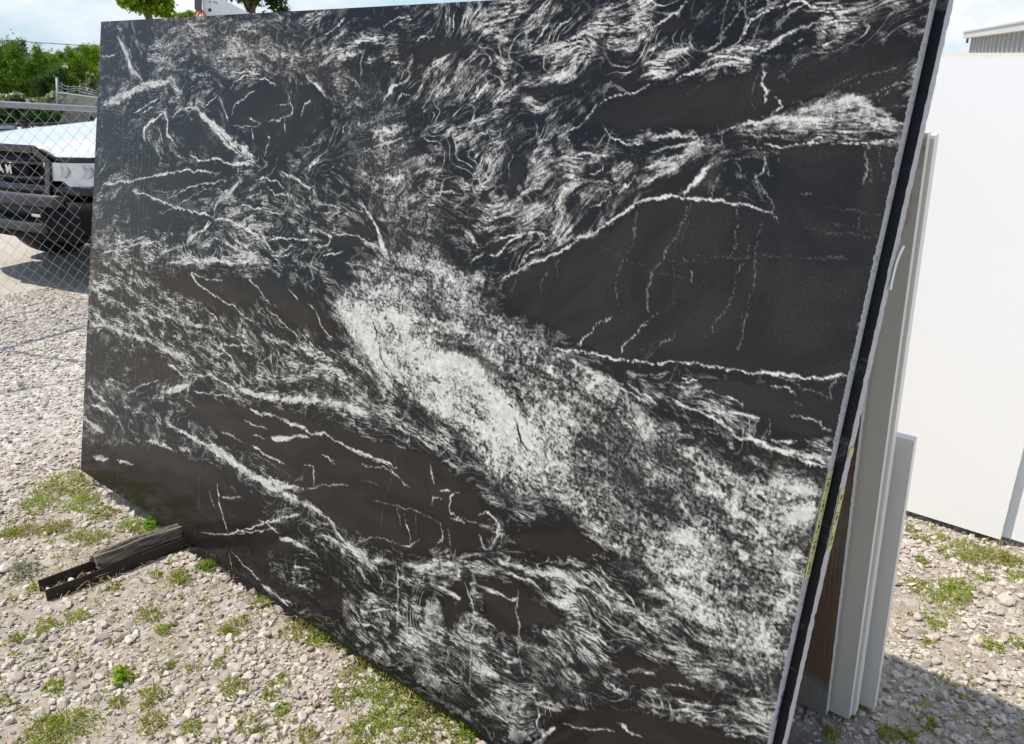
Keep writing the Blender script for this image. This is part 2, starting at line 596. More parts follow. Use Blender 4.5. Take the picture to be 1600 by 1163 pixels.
72 100 2103,1204 2072,1220 2075,1257 2084,1265 2123,1274
61 80 1988,1157 2001,1188 2013,1208
177 95 2086,1279 2132,1280
58 90 2129,1266 2172,1262
82 90 2053,1305 2063,1342 2049,1371
60 90 2076,1308 2094,1343 2102,1369
74 80 2176,1244 2194,1227 2229,1226 2250,1246 2240,1283 2230,1309
262 60 2187,1263 2228,1256
134 70 2184,1287 2210,1316
405 -80 2002,1282 2054,1270
517 100 1746,1498 1783,1503 1804,1521
313 100 1828,1499 1894,1476
471 100 1936,1469 1991,1454 2044,1433
382 100 2071,1410 2122,1396
155 90 2133,1374 2187,1342 2213,1332
115 95 1841,1526 1863,1549 1856,1564
189 95 1763,1550 1795,1576
45 80 1725,1487 1800,1440 1885,1421 1919,1420
65 90 1918,1417 1958,1405 1986,1377
51 35 1856,1174 1822,1463
44 30 1882,1178 1875,1234
133 90 1489,1715 1529,1699
105 90 1459,1663 1540,1635
79 90 1129,1733 1194,1753 1306,1775
62 80 1118,1745 1138,1798
170 80 1307,1782 1388,1785 1468,1795
110 80 1422,1786 1477,1784
286 90 1961,1672 2011,1668 2052,1667
277 95 2221,1618 2253,1632 2281,1630
254 90 1886,1745 1923,1754
340 60 1982,1643 2075,1614
205 90 2051,1478 2106,1479 2152,1478
153 90 2185,1417 2243,1417 2285,1416
80 59 2165,1426 2186,1463 2207,1495 2204,1561 2217,1614 2228,1698
89 59 1912,1479 1927,1547 1941,1655
115 90 2237,1505 2280,1504
119 80 1779,1708 1833,1697 1878,1696
69 90 1827,1660 1867,1630 1917,1615
194 80 1706,1666 1766,1681 1787,1698
256 95 2249,1333 2313,1321 2376,1316 2449,1294 2494,1301 2544,1299
186 90 2544,1299 2594,1303 2646,1299 2698,1295
161 90 2286,1352 2365,1340 2416,1365
222 95 2410,1374 2468,1357 2479,1339
93 90 2212,1416 2263,1409 2314,1415 2334,1393
95 95 2514,1180 2555,1177
63 90 2515,1220 2567,1203
144 100 2538,1233 2569,1245 2584,1252
263 -90 2267,1251 2382,1223 2490,1202 2547,1205
136 -90 2356,1291 2452,1273 2528,1249
157 -80 2322,1371 2420,1344
137 95 2659,1293 2685,1294
87 95 2757,1280 2777,1289
221 90 2810,1245 2848,1234
229 100 2712,1113 2733,1099 2752,1103
170 95 2716,1019 2720,1020
64 95 2933,1115 2953,1112
123 90 2941,980 2962,957 2979,944
187 75 2892,918 2928,917 2967,915
121 -100 2800,1052 2835,1056 2857,1058
129 -90 2883,1103 2929,1095
179 -80 2599,1191 2651,1188 2695,1218 2736,1236
128 -80 2863,954 2896,959
177 90 2387,1505 2440,1494 2472,1499
120 90 2503,1464 2507,1466
215 90 2250,1626 2276,1628
57 90 2600,1482 2637,1490 2664,1489
171 70 2661,1440 2696,1417 2729,1419
52 90 2750,1433 2783,1410 2817,1399
220 85 2549,1587 2576,1579
166 90 2709,1484 2735,1483 2772,1477 2817,1459 2846,1450
52 90 2522,1641 2564,1631 2656,1589
82 90 2629,1596 2656,1589
80 90 2651,1565 2687,1572 2726,1569
180 95 2460,1723 2485,1688 2496,1668
56 90 2877,1433 2904,1425
27 80 2893,1396 2941,1388
83 90 2901,1464 2943,1450
74 59 2332,1381 2334,1434 2360,1490 2360,1532 2386,1588
61 90 2869,858 2921,858 2956,863 2990,862
111 90 2739,979 2757,981 2786,983
132 80 2517,1419 2563,1398 2612,1401
199 -80 2503,1504 2578,1474 2645,1429
203 -80 2741,1450 2825,1407 2907,1383
159 -80 2616,1564 2692,1531 2766,1510
303 -90 2224,1482 2292,1480 2350,1523
141 -80 2583,1389 2662,1378 2722,1355
46 50 219,291 221,913
47 45 266,313 275,1358
47 40 306,198 316,1451
47 50 336,220 353,1598
45 50 365,264 379,1232
45 45 394,241 411,1426
45 40 423,329 442,1571
42 35 452,306 462,900
51 40 76,634 72,1516
52 35 29,540 20,1695
41 30 892,1725 903,2016
44 30 580,1188 592,1678
48 40 316,1400 319,1767
45 35 497,1404 500,1644
49 30 170,1279 170,1543
36 100 2868,711 2926,702 2990,686
"""
ZONES = """
30 20 88 -211,-39 3001,-21 3000,1485 2192,1952 -28,1880
56 60 64 356,26 1253,15 1535,165 1510,259 1280,194 1051,188 676,177 379,230 183,181
30 30 74 12,14 364,22 387,219 96,319 -11,310
50 10 37 1281,-2 2989,8 2985,89 2776,103 2657,149 2443,167 2320,212 2108,261 1901,285 1751,227 1559,148
52 20 45 1759,275 2067,260 2214,314 2322,405 2293,538 2114,516 1939,504 1783,421
48 20 25 2229,299 2467,289 2605,301 2575,369 2462,430 2340,503 2298,566 2172,615 2243,471
68 50 12 2718,248 2763,221 2843,198 2906,196 2974,232 2991,250 2868,256 2682,271
58 90 45 1385,193 1617,181 1764,308 1813,452 1917,507 1943,528 1947,617 2095,643 1726,683 1617,504 1536,424 1500,286
48 20 48 1028,523 1585,472 1721,649 1627,734 1199,743 865,707 892,619
52 20 62 -17,795 859,665 1261,705 1204,773 760,831 3,998
50 10 66 -2,947 593,879 1015,961 1391,928 1662,948 1784,1029 1687,1101 1451,1113 1184,1117 802,1161 344,1190 -2,1236
66 20 53 1270,994 1766,924 1894,1073 1687,1101 1388,1119 1182,1107
30 10 68 3,1289 638,1246 945,1309 1290,1365 840,1454 -2,1535
74 100 35 1719,640 1960,623 2098,658 2172,724 2315,757 2414,796 2505,818 2594,853 2709,891 2811,902 2942,894 2989,873 2992,986 2988,1118 2988,1267 2987,1392 2919,1357 2794,1316 2657,1257 2581,1211 2502,1164 2402,1120 2275,1180 2182,1127 2081,1056 1935,1026 1778,994 1656,912 1525,807 1625,717
86 100 36 1581,797 1848,802 2003,872 2185,912 2356,977 2417,1100 2261,1102 2123,1044 1930,992 1744,948
66 90 23 2405,842 2669,917 2793,1017 2638,1159 2443,1045
62 20 27 2595,782 2791,801 2982,850 2991,897 2814,914 2666,904
60 20 45 1839,1051 2040,1084 2236,1193 2301,1321 2219,1335 2110,1219 1857,1156
58 20 37 1690,1662 2216,1319 2562,1203 2819,1290 2973,1357 2978,1444 2704,1497 2548,1594 2384,1774 2036,1764
60 20 28 2216,1319 2482,1250 2665,1299 2794,1316 2679,1369 2433,1384
62 40 39 1982,1596 2211,1533 2275,1646 2204,1755 1956,1744
66 30 23 2764,1315 2973,1357 2972,1415 2835,1370
5 0 18 2165,631 2281,572 2439,480 2509,424 2610,398 2777,412 2789,375 2777,316 2687,296 2995,270 3000,689 2902,704 2650,745 2495,767 2387,750 2290,724 2156,692
7 0 18 2297,274 2390,226 2538,187 2711,152 2869,100 2990,89 2989,226 2911,190 2842,189 2717,244 2611,261 2402,287
8 0 15 2436,54 2507,32 2556,58 2488,87
12 0 22 1819,77 2014,80 1938,123 1877,146 1811,162 1760,139
12 0 19 2100,218 2242,172 2250,214 2106,254
14 0 47 519,347 811,297 1032,423 832,461 627,450
12 0 39 835,252 1183,177 1404,219 1436,333 1251,417 1101,418 908,320
16 0 28 1262,77 1456,12 1666,18 1572,65 1382,82
14 0 52 267,498 833,467 846,561 558,588 277,591
16 0 50 44,320 295,311 412,510 68,561
14 0 51 304,612 728,583 894,629 864,696 347,774
12 0 28 1627,565 1711,589 1615,655 1446,679 1351,663
10 0 43 433,892 880,817 1271,776 1467,817 1557,914 1393,938 1183,867 899,962 599,924
12 0 47 247,1249 628,1165 769,1238 459,1326
4 0 34 691,1310 1266,1202 1694,1150 2003,1139 2146,1172 2228,1264 2187,1339 1905,1441 1743,1450 1533,1444 1293,1385 951,1357
6 0 55 0,1673 483,1534 968,1486 1243,1533 1492,1594 1775,1646 1613,1757 1456,1793 1,1808
22 0 41 1194,1708 1523,1583 1714,1631 1547,1743 1273,1745
6 0 15 2697,761 2996,697 2999,808 2911,808 2832,804 2746,786
6 0 15 2638,841 2704,865 2764,876 2678,886
10 0 19 2287,1245 2449,1171 2576,1186 2530,1219 2334,1278
8 0 21 2197,1396 2308,1355 2469,1376 2475,1406 2253,1522
10 0 17 2464,1655 2707,1514 2963,1437 2976,1499 2487,1781
10 0 16 2604,1420 2760,1376 2911,1389 2698,1468
12 0 19 2088,1495 2177,1405 2184,1509 2131,1605
10 0 20 2092,396 2143,347 2187,374 2142,452 2077,428
10 0 16 2192,506 2147,588 2113,624 2084,581 2136,528
"""
GRAIN = """450,67,-15 1035,74,-26 1439,79,-24 1672,50,-16 1866,85,-18 2092,174,-27 2267,117,-24 2438,144,-23 2577,94,-28 2707,73,-18 2832,87,-25 2943,89,-32 2658,155,-32 2293,254,-19 2850,175,-22 2469,299,-12 2746,259,-10 2919,228,3 249,336,-18 691,297,-26 492,415,36 899,391,28 1127,244,-50 1372,202,11 1449,323,66 1602,248,42 468,597,0 913,492,-2 732,615,5 1101,536,-52 1362,530,7 1599,559,40 304,827,-10 947,738,-2 1294,710,1 1583,632,-1 1742,179,60 1770,340,66 1917,379,-32 2051,399,-60 2187,374,-29 2322,405,-41 2067,490,-22 2285,495,-63 2439,477,-38 768,896,5 568,1047,0 1152,894,8 1410,847,27 349,1239,1 995,1095,-2 1346,1058,-4 1635,954,-6 1569,1084,-8 607,1375,6 360,1337,6 837,1432,9 1222,1386,13 1517,1136,-2 1697,1164,-1 1935,1169,6 1405,1456,6 1750,1496,11 1267,1702,-9 1075,1683,-17 1828,982,39 1799,811,34 2003,872,24 2236,963,30 2313,1054,41 2410,871,22 2594,939,22 2766,1026,27 2635,1145,30 2871,1195,32 2921,1105,15 2927,944,13 2870,858,9 2726,832,9 2918,781,5 2568,803,4 2096,1401,-10 2400,1315,0 2587,1333,10 2749,1321,5 2330,1479,-16 2531,1503,-22 2698,1468,-18 2846,1423,-8 2461,1639,-11 2116,1520,-8 1940,1654,-1 2143,1674,9 2312,1610,0 2548,1132,3 2915,478,0 2520,562,-22"""
def grid_noise(x, y, freq, seed):
    """smooth value noise, about uniform 0..1"""
    r = np.random.default_rng(seed)
    t = r.random((256, 256)).astype(np.float32)
    x = x * freq + 1000.3; y = y * freq + 1000.7
    i = np.floor(x).astype(np.int64); j = np.floor(y).astype(np.int64)
    a = (x - i).astype(np.float32); b = (y - j).astype(np.float32)
    a = a * a * (3 - 2 * a); b = b * b * (3 - 2 * b)
    i0 = i & 255; i1 = (i + 1) & 255; j0 = j & 255; j1 = (j + 1) & 255
    return (t[j0, i0] * (1 - a) + t[j0, i1] * a) * (1 - b) + (t[j1, i0] * (1 - a) + t[j1, i1] * a) * b
def fbm(x, y, freq, octs, seed, gain=.5):
    s = 0; g = 1; n = 0
    for k in range(octs):
        s = s + g * grid_noise(x, y, freq * 2.03 ** k, seed + k * 17); n += g; g *= gain
    return s / n
def equalise(a):
    o = np.sort(a.ravel()[::37]); return np.interp(a.ravel(), o, np.linspace(0, 1, len(o))).reshape(a.shape).astype(np.float32)
def sample(img, fx, fy):
    h, w = img.shape
    fx = np.clip(fx, 0, w - 1.001); fy = np.clip(fy, 0, h - 1.001)
    i = fx.astype(np.int32); j = fy.astype(np.int32); a = fx - i; b = fy - j
    return (img[j, i] * (1 - a) + img[j, i + 1] * a) * (1 - b) + (img[j + 1, i] * (1 - a) + img[j + 1, i + 1] * a) * b
def streaks(img, cx, cy, steps, ds):
    h, w = img.shape
    gx, gy = np.meshgrid(np.arange(w, dtype=np.float32), np.arange(h, dtype=np.float32))
    acc = img.copy(); wt = 1.0
    for sgn in (1, -1):
        px, py = gx.copy(), gy.copy()
        for k in range(steps):
            i = np.clip(px, 0, w - 1).astype(np.int32); j = np.clip(py, 0, h - 1).astype(np.int32)
            px += sgn * ds * cx[j, i]; py += sgn * ds * cy[j, i]
            g = 1 - (k + 1) / (steps + 1)
            acc += g * sample(img, px, py); wt += g
    return acc / wt
def seg_dist(X, Y, pts):
    best = np.full(X.shape, 9.0, np.float32)
    for (x0, y0), (x1, y1) in zip(pts[:-1], pts[1:]):
        dx, dy = x1 - x0, y1 - y0; L = dx * dx + dy * dy + 1e-9
        t = np.clip(((X - x0) * dx + (Y - y0) * dy) / L, 0, 1)
        np.minimum(best, np.hypot(X - x0 - t * dx, Y - y0 - t * dy), out=best)
    return best
def poly_mask(X, Y, pts, feather):
    ins = np.zeros(X.shape, bool); n = len(pts)
    for k in range(n):
        x0, y0 = pts[k]; x1, y1 = pts[(k + 1) % n]
        c = (y0 > Y) != (y1 > Y)
        ins ^= c & (X < (x1 - x0) * (Y - y0) / (y1 - y0 + 1e-12) + x0)
    d = seg_dist(X, Y, pts + [pts[0]])
    sd = np.where(ins, d, -d)
    m = np.clip(.5 + sd / (2 * feather + 1e-6), 0, 1)
    return m * m * (3 - 2 * m)
def parse(txt, nhead):
    out = []
    for l in txt.strip().splitlines():
        a = l.split()
        out.append([int(v) for v in a[:nhead]] + [[tuple(int(c) / 1000 for c in s.split(',')) for s in a[nhead:]]])
    return out
STEP_SOFT = .42
def slab_pattern(W, H, step):
    nu = int(round(W / step)) + 1; nv = int(round(H / step)) + 1
    X, Y = np.meshgrid(np.linspace(0, W, nu).astype(np.float32), np.linspace(0, H, nv).astype(np.float32))
    # grain direction
    c2 = np.zeros(X.shape, np.float32); s2 = c2.copy(); Xs = X[::8, ::8]; Ys = Y[::8, ::8]
    a = np.zeros(Xs.shape); b = a.copy()
    for s in GRAIN.split():
        u, v, d = (int(t) for t in s.split(','))
        w = 1 / (((Xs - u / 1000) ** 2 + (Ys - v / 1000) ** 2) + .003) ** 1.6
        a += w * np.cos(2 * np.radians(d)); b += w * np.sin(2 * np.radians(d))
    for w, s, pts in parse(VEINS, 2):
        if s < 60: continue
        for (x0, y0), (x1, y1) in zip(pts[:-1], pts[1:]):
            d2 = 2 * math.atan2(y1 - y0, x1 - x0); ln = math.hypot(x1 - x0, y1 - y0)
            for t in ((.5,) if ln < .05 else (.25, .75)):
                q = 2.2 / (((Xs - x0 - t * (x1 - x0)) ** 2 + (Ys - y0 - t * (y1 - y0)) ** 2) + .0006) ** 1.6
                a += q * math.cos(d2); b += q * math.sin(d2)
    ang = .5 * np.arctan2(b, a)
    fx = (X / step / 8).astype(np.float32); fy = (Y / step / 8).astype(np.float32)
    c2 = sample(np.cos(2 * ang).astype(np.float32), fx, fy); s2 = sample(np.sin(2 * ang).astype(np.float32), fx, fy)
    ang = .5 * np.arctan2(s2, c2) + .8 * (fbm(X, Y, 7, 3, 5) - .5) + 1.1 * (fbm(X, Y, 22, 3, 8) - .5)
    cx = np.cos(ang).astype(np.float32); cy = np.sin(ang).astype(np.float32)
    rng = np.random.default_rng(3)
    f1 = equalise(streaks(rng.random(X.shape).astype(np.float32), cx, cy, 3, 1.0))
    fh = equalise(streaks(rng.random(X.shape).astype(np.float32), cx, cy, 8, 1.0))
    f2 = equalise(streaks(fbm(X, Y, 75, 2, 21).astype(np.float32), cx, cy, 9, 1.7))
    f3 = equalise(streaks(fbm(X, Y, 28, 2, 31).astype(np.float32), cx, cy, 9, 3.6))
    clump = fbm(X, Y, 55, 3, 35)
    L = equalise(.36 * f1 + .40 * f2 + .34 * f3 + .75 * clump)
    Gr = equalise(.28 * rng.random(X.shape).astype(np.float32) + .75 * fbm(X, Y, 150, 2, 41) + .40 * fbm(X, Y, 60, 2, 43) + .42 * fbm(X, Y, 11, 3, 44) + .10 * f1)
    flow = equalise(streaks(fbm(X + .03 * fbm(X, Y, 14, 2, 201), Y + .03 * fbm(X, Y, 14, 2, 203), 11, 3, 205, .40).astype(np.float32), cx, cy, 11, 2.0))
    # zones of more or less white
    wx = X + .05 * (fbm(X, Y, 9, 4, 51) - .5); wy = Y + .05 * (fbm(X, Y, 9, 4, 61) - .5)
    P = np.full(X.shape, .3, np.float32); G = np.zeros(X.shape, np.float32); Sm = np.ones(X.shape, np.float32)
    for v, g, f, pts in parse(ZONES, 3):
        m = poly_mask(wx, wy, pts, f / 1000 * .8)
        P += (v / 100 - P) * m; G += (g / 100 - G) * m
    solid = np.clip((.2 - P) / .12, 0, 1)
    P = P + .30 * (fbm(X, Y, 8, 3, 71) - .5) * (1 - solid)
    T = L * (1 - G) + Gr * G
    # veins
    jx = X + .016 * (fbm(X, Y, 38, 3, 81) - .5) + .005 * (grid_noise(X, Y, 260, 83) - .5)
    jy = Y + .016 * (fbm(X, Y, 38, 3, 91) - .5) + .005 * (grid_noise(X, Y, 260, 93) - .5)
    wn = fbm(X, Y, 45, 3, 95)
    Hh = np.zeros(X.shape, np.float32)
    vein = np.zeros(X.shape, np.float32); dark = np.zeros(X.shape, np.float32)
    for w, s, pts in parse(VEINS, 2):
        hw = max(w / 10000 * .36, .0008); s /= 100
        mg = hw * 4 + .02
        us = [p[0] for p in pts]; vs = [p[1] for p in pts]
        i0 = max(int((min(us) - mg) / step), 0); i1 = min(int((max(us) + mg) / step) + 2, nu)
        j0 = max(int((min(vs) - mg) / step), 0); j1 = min(int((max(vs) + mg) / step) + 2, nv)
        if i1 <= i0 or j1 <= j0: continue
        sl = (slice(j0, j1), slice(i0, i1))
        d = seg_dist(jx[sl], jy[sl], pts)
        big = min(max((hw - .0022) / .004, 0), 1)
        # taper towards both ends
        e0 = np.hypot(jx[sl] - pts[0][0], jy[sl] - pts[0][1]); e1 = np.hypot(jx[sl] - pts[-1][0], jy[sl] - pts[-1][1])
        tp = np.clip(.30 + np.minimum(e0, e1) / (hw * 7 + .008), 0, 1)
        hh = hw * tp * ((.15 + 1.45 * wn[sl] ** 1.4) * (1 - .45 * big) + big * (.15 + 1.0 * T[sl]))
        if s > 0:
            soft = max(hw * .42, STEP_SOFT * step)
            c = np.clip(.35 + (hh - d) / (2 * soft), 0, 1) * s
            if s < .56: c *= .42
            elif hw < .0016: c *= .62
            c *= 1 - .25 * solid[sl] * (hw < .003)
            strand = np.clip((.55 * fh[sl] + .45 * f2[sl] - .30) * 2.6, 0, 1)
            huge = min(max((hw - .0042) / .005, 0), 1)
            c *= 1 - big * (.85 - .55 * huge) * (1 - strand)
            if huge: c *= 1 - .35 * huge * np.clip(1.1 - 1.7 * T[sl], 0, 1)
            if hw > .003:
                P[sl] += .24 * s * np.exp(-(d / (hw * 1.9)) ** 2)
                Hh[sl] = np.maximum(Hh[sl], np.exp(-(d / (hw * 3.5)) ** 2))
            np.maximum(vein[sl], c, out=vein[sl])
        else:
            c = np.clip(.5 + (hh * 1.3 - d) / (hh * 1.2), 0, 1) * -s
            np.maximum(dark[sl], c, out=dark[sl])
    fine = equalise(.55 * f1 + .45 * fh + .25 * rng.random(X.shape).astype(np.float32))
    lo = fbm(X, Y, 20, 3, 99)
    T2 = equalise(.42 * f2 + .45 * f3 + .80 * clump + .25 * lo)
    base = np.clip((T2 - (1.0 - P * .98)) / .40 + .14, 0, 1)
    ws = base * (.08 + 1.0 * fine ** 1.25) * np.clip(.25 + .80 * lo, 0, 1) + np.clip(P - .12, 0, 1) * .50 * fine ** 1.6 * (.15 + f3) * (.3 + 1.1 * f2)
    clot = np.clip((.65 * T2 + .35 * fine - (1.0 - P * .60)) / .15, 0, 1) * np.clip(.35 + .9 * lo, 0, 1)
    ws = np.maximum(ws, clot * .75)
    hair = np.clip((fh - .84) * 9, 0, 1) * np.clip((fbm(X, Y, 9, 3, 121) - .45) * 4 + .7 * Hh, 0, 1) * (1 - .85 * solid) * (1 - G)
    ws = np.maximum(ws, hair * (.14 + .36 * clump))
    iso = equalise(.5 * rng.random(X.shape).astype(np.float32) + .9 * fbm(X, Y, 190, 1, 131))
    gt = fbm(X, Y, 13, 4, 105)
    wg = .355 + (P - .72) * 1.5 + .26 * (Gr - .5) + .50 * (iso - .5) + .24 * (fine - .5) + .42 * (gt - .5) + .34 * (f2 - .5) + .30 * (f3 - .5)
    wg += .40 * np.clip((fbm(X, Y, 60, 2, 107) - .62) * 6, 0, 1) - .22 * np.clip((fbm(X, Y, 90, 2, 109) - .64) * 6, 0, 1)
    wg = np.clip(wg, .08, 1)
    patch = np.clip((fbm(X, Y, 12, 3, 211) - .40) * 4, 0, 1)
    lines = np.clip((P - .10) * 2.0, 0, 1) * (1 - .75 * G) * (.15 + .85 * patch) * (1 - .9 * solid) * (1 - .8 * dark)
    ws = ws * .92
    white = (ws * (1 - G) + wg * G * np.clip(P * 1.6 - .25, 0, 1)) * (1 - .95 * solid)
    faint = .10 * np.clip((f3 - .55) * 2, 0, 1) * solid            # ghost banding in the dark parts
    white = np.maximum(white * (1 - .92 * dark), vein * (1 - .6 * dark)) + faint * .0
    bl = white.copy()
    for ax in (0, 1):
        bl = (np.roll(bl, 1, ax) + np.roll(bl, -1, ax) + bl * 1.0 + np.roll(bl, 2, ax) + np.roll(bl, -2, ax)) / 5
    white = np.clip(white + .35 * (white - bl), 0, 1)                # crisp crystal edges
    band = f3 * solid
    return X, Y, white.astype(np.float32), G, band.astype(np.float32), solid.astype(np.float32), flow, lines.astype(np.float32)

# ------------------------------------------------------------------ ground
def ground_mat():
    m, n, b, l = node_mat('gravel_lot'); co = coords(n)
    v1 = n.nodes.new('ShaderNodeTexVoronoi'); v1.inputs['Scale'].default_value = 34; l.new(co, v1.inputs['Vector'])
    v2 = n.nodes.new('ShaderNodeTexVoronoi'); v2.inputs['Scale'].default_value = 75; l.new(co, v2.inputs['Vector'])
    big = noise(n, 1.1, 5, .6, co).outputs['Fac']; mid = noise(n, 9, 5, .65, co).outputs['Fac']; fine = noise(n, 120, 4, .7, co).outputs['Fac']
    sepc = n.nodes.new('ShaderNodeSeparateColor'); l.new(v1.outputs['Color'], sepc.inputs[0])
    stone = ramp(n, sepc.outputs[0], [(.0, (.30, .28, .25)), (.5, (.44, .42, .385)), (1, (.58, .56, .52))])
    soil = ramp(n, fine, [(.3, (.20, .16, .12)), (.7, (.39, .33, .26))])
    straw = mixc(n, ramp(n, mid, [(.45, (0,) * 3), (.7, (.6,) * 3)]), soil, (.42, .365, .28))
    sep = n.nodes.new('ShaderNodeSeparateXYZ'); l.new(co, sep.inputs[0])
    # more soil close to the slabs, clean crushed stone out on the lot, packed fines beyond the fence
    near = ramp(n, math_node(n, 'ADD', math_node(n, 'MULTIPLY', sep.outputs[0], .25), math_node(n, 'MULTIPLY', big, .9)), [(.25, (0,) * 3), (.62, (1,) * 3)])
    pat = math_node(n, 'MULTIPLY', near, ramp(n, mid, [(.32, (.25,) * 3), (.6, (.85,) * 3)]))
    lot = mixc(n, pat, stone, straw)
    far = ramp(n, math_node(n, 'MULTIPLY', sep.outputs[0], -.1), [(.27, (0,) * 3), (.36, (1,) * 3)])
    packed = ramp(n, noise(n, 3, 6, .7, co).outputs['Fac'], [(.3, (.40, .365, .30)), (.7, (.52, .49, .43))])
    l.new(mixc(n, math_node(n, 'MULTIPLY', far, .85), lot, packed), b.inputs['Base Color'])
    b.inputs['Roughness'].default_value = .95; b.inputs['Specular IOR Level'].default_value = .2
    hgt = math_node(n, 'ADD', math_node(n, 'MULTIPLY', math_node(n, 'SUBTRACT', 1.0, v1.outputs['Distance']), 1.0), math_node(n, 'MULTIPLY', fine, .5))
    bump(n, b, hgt, .6, .012)
    return m
def make_ground():
    # finer cells close to the camera, wide ones out to the horizon
    c = np.concatenate([-np.geomspace(900, 8, 26), np.linspace(-7.6, 7.6, 96), np.geomspace(8, 900, 26)])
    cy_ = np.sort(np.concatenate([c + .5, [-.03, -.004, .010, .05, .585, .6]]))
    X, Y = np.meshgrid(c + 1.0, cy_)
    Z = terrain(X, Y) + .016 * (fbm(X, Y, 2.2, 3, 301) - .5) * (np.hypot(X - 1, Y) < 9)
    Z -= .075 * ((X > -.05) & (X < 3.0) & (Y > .005) & (Y < .59))  # added trench under the slab, sunk so the gap at its foot falls dark
    idx = np.arange(X.size).reshape(X.shape)
    F = np.stack([idx[:-1, :-1], idx[:-1, 1:], idx[1:, 1:], idx[1:, :-1]], -1).reshape(-1, 4)
    o = raw_mesh('ground', np.stack([X, Y, Z], -1).reshape(-1, 3), F, ground_mat())
    return tag(o, kind='structure')
make_ground()
def ground_z(x, y): return .016 * (fbm(np.atleast_1d(np.asarray(x, float)), np.atleast_1d(np.asarray(y, float)), 2.2, 3, 301) - .5)

# ------------------------------------------------------------------ loose gravel
def ico(level):
    bm = bmesh.new(); bmesh.ops.create_icosphere(bm, subdivisions=level, radius=1)
    bm.verts.ensure_lookup_table(); V = np.array([v.co[:] for v in bm.verts]); F = np.array([[v.index for v in f.verts] for f in bm.faces]); bm.free(); return V, F
def stone_shapes(level, k, seed):
    V, F = ico(level); r = np.random.default_rng(seed); res = []
    for _ in range(k):
        P = V.copy()
        for _c in range(11):                      # chip flat faces off a ball
            d = r.normal(size=3); d /= np.linalg.norm(d); h = .42 + .36 * r.random(); s = P @ d
            P -= np.outer(np.clip(s - h, 0, None), d) * .92
        P *= 1.25 * (1 + r.normal(0, .03, (len(P), 1))); res.append(P * [1, .6 + .35 * r.random(), .40 + .26 * r.random()])
    return res, F
def stone_mat():
    m, n, b, l = node_mat('crushed_limestone')
    a = n.nodes.new('ShaderNodeAttribute'); a.attribute_name = 'tint'
    co = coords(n); t = noise(n, 130, 4, .65, co).outputs['Fac']
    c = ramp(n, a.outputs['Fac'], [(.0, (.21, .185, .155)), (.2, (.37, .335, .29)), (.5, (.52, .47, .41)), (.82, (.65, .59, .515)), (.95, (.53, .42, .32)), (1, (.68, .65, .60))])
    mu = n.nodes.new('ShaderNodeMix'); mu.data_type = 'RGBA'; mu.blend_type = 'MULTIPLY'; mu.inputs[0].default_value = .8
    l.new(c, mu.inputs[6]); l.new(ramp(n, t, [(.3, (.72, .70, .68)), (.65, (1.05, 1.05, 1.05))]), mu.inputs[7])
    l.new(mu.outputs[2], b.inputs['Base Color']); b.inputs['Roughness'].default_value = .9; b.inputs['Specular IOR Level'].default_value = .25
    bump(n, b, t, .35, .003); return m
M_STONE = stone_mat()
def rot_batch(n, r):
    yaw = r.random(n) * 2 * np.pi; tl = r.normal(0, .35, (n, 2)); R = []
    cz, sz = np.cos(yaw), np.sin(yaw); cx, sx = np.cos(tl[:, 0]), np.sin(tl[:, 0]); cy, sy = np.cos(tl[:, 1]), np.sin(tl[:, 1])
    Rz = np.zeros((n, 3, 3)); Rz[:, 0, 0] = cz; Rz[:, 0, 1] = -sz; Rz[:, 1, 0] = sz; Rz[:, 1, 1] = cz; Rz[:, 2, 2] = 1
    Rx = np.zeros((n, 3, 3)); Rx[:, 0, 0] = 1; Rx[:, 1, 1] = cx; Rx[:, 1, 2] = -sx; Rx[:, 2, 1] = sx; Rx[:, 2, 2] = cx
    Ry = np.zeros((n, 3, 3)); Ry[:, 1, 1] = 1; Ry[:, 0, 0] = cy; Ry[:, 0, 2] = sy; Ry[:, 2, 0] = -sy; Ry[:, 2, 2] = cy
    return Rz @ Rx @ Ry
def bare(x, y):
    """0..1: how much the stones thin out to soil and straw"""
    return np.clip((fbm(x, y, 2.6, 3, 401) - .47) * 5, 0, 1) * np.clip((x + 1.2) / 1.2, 0, 1)
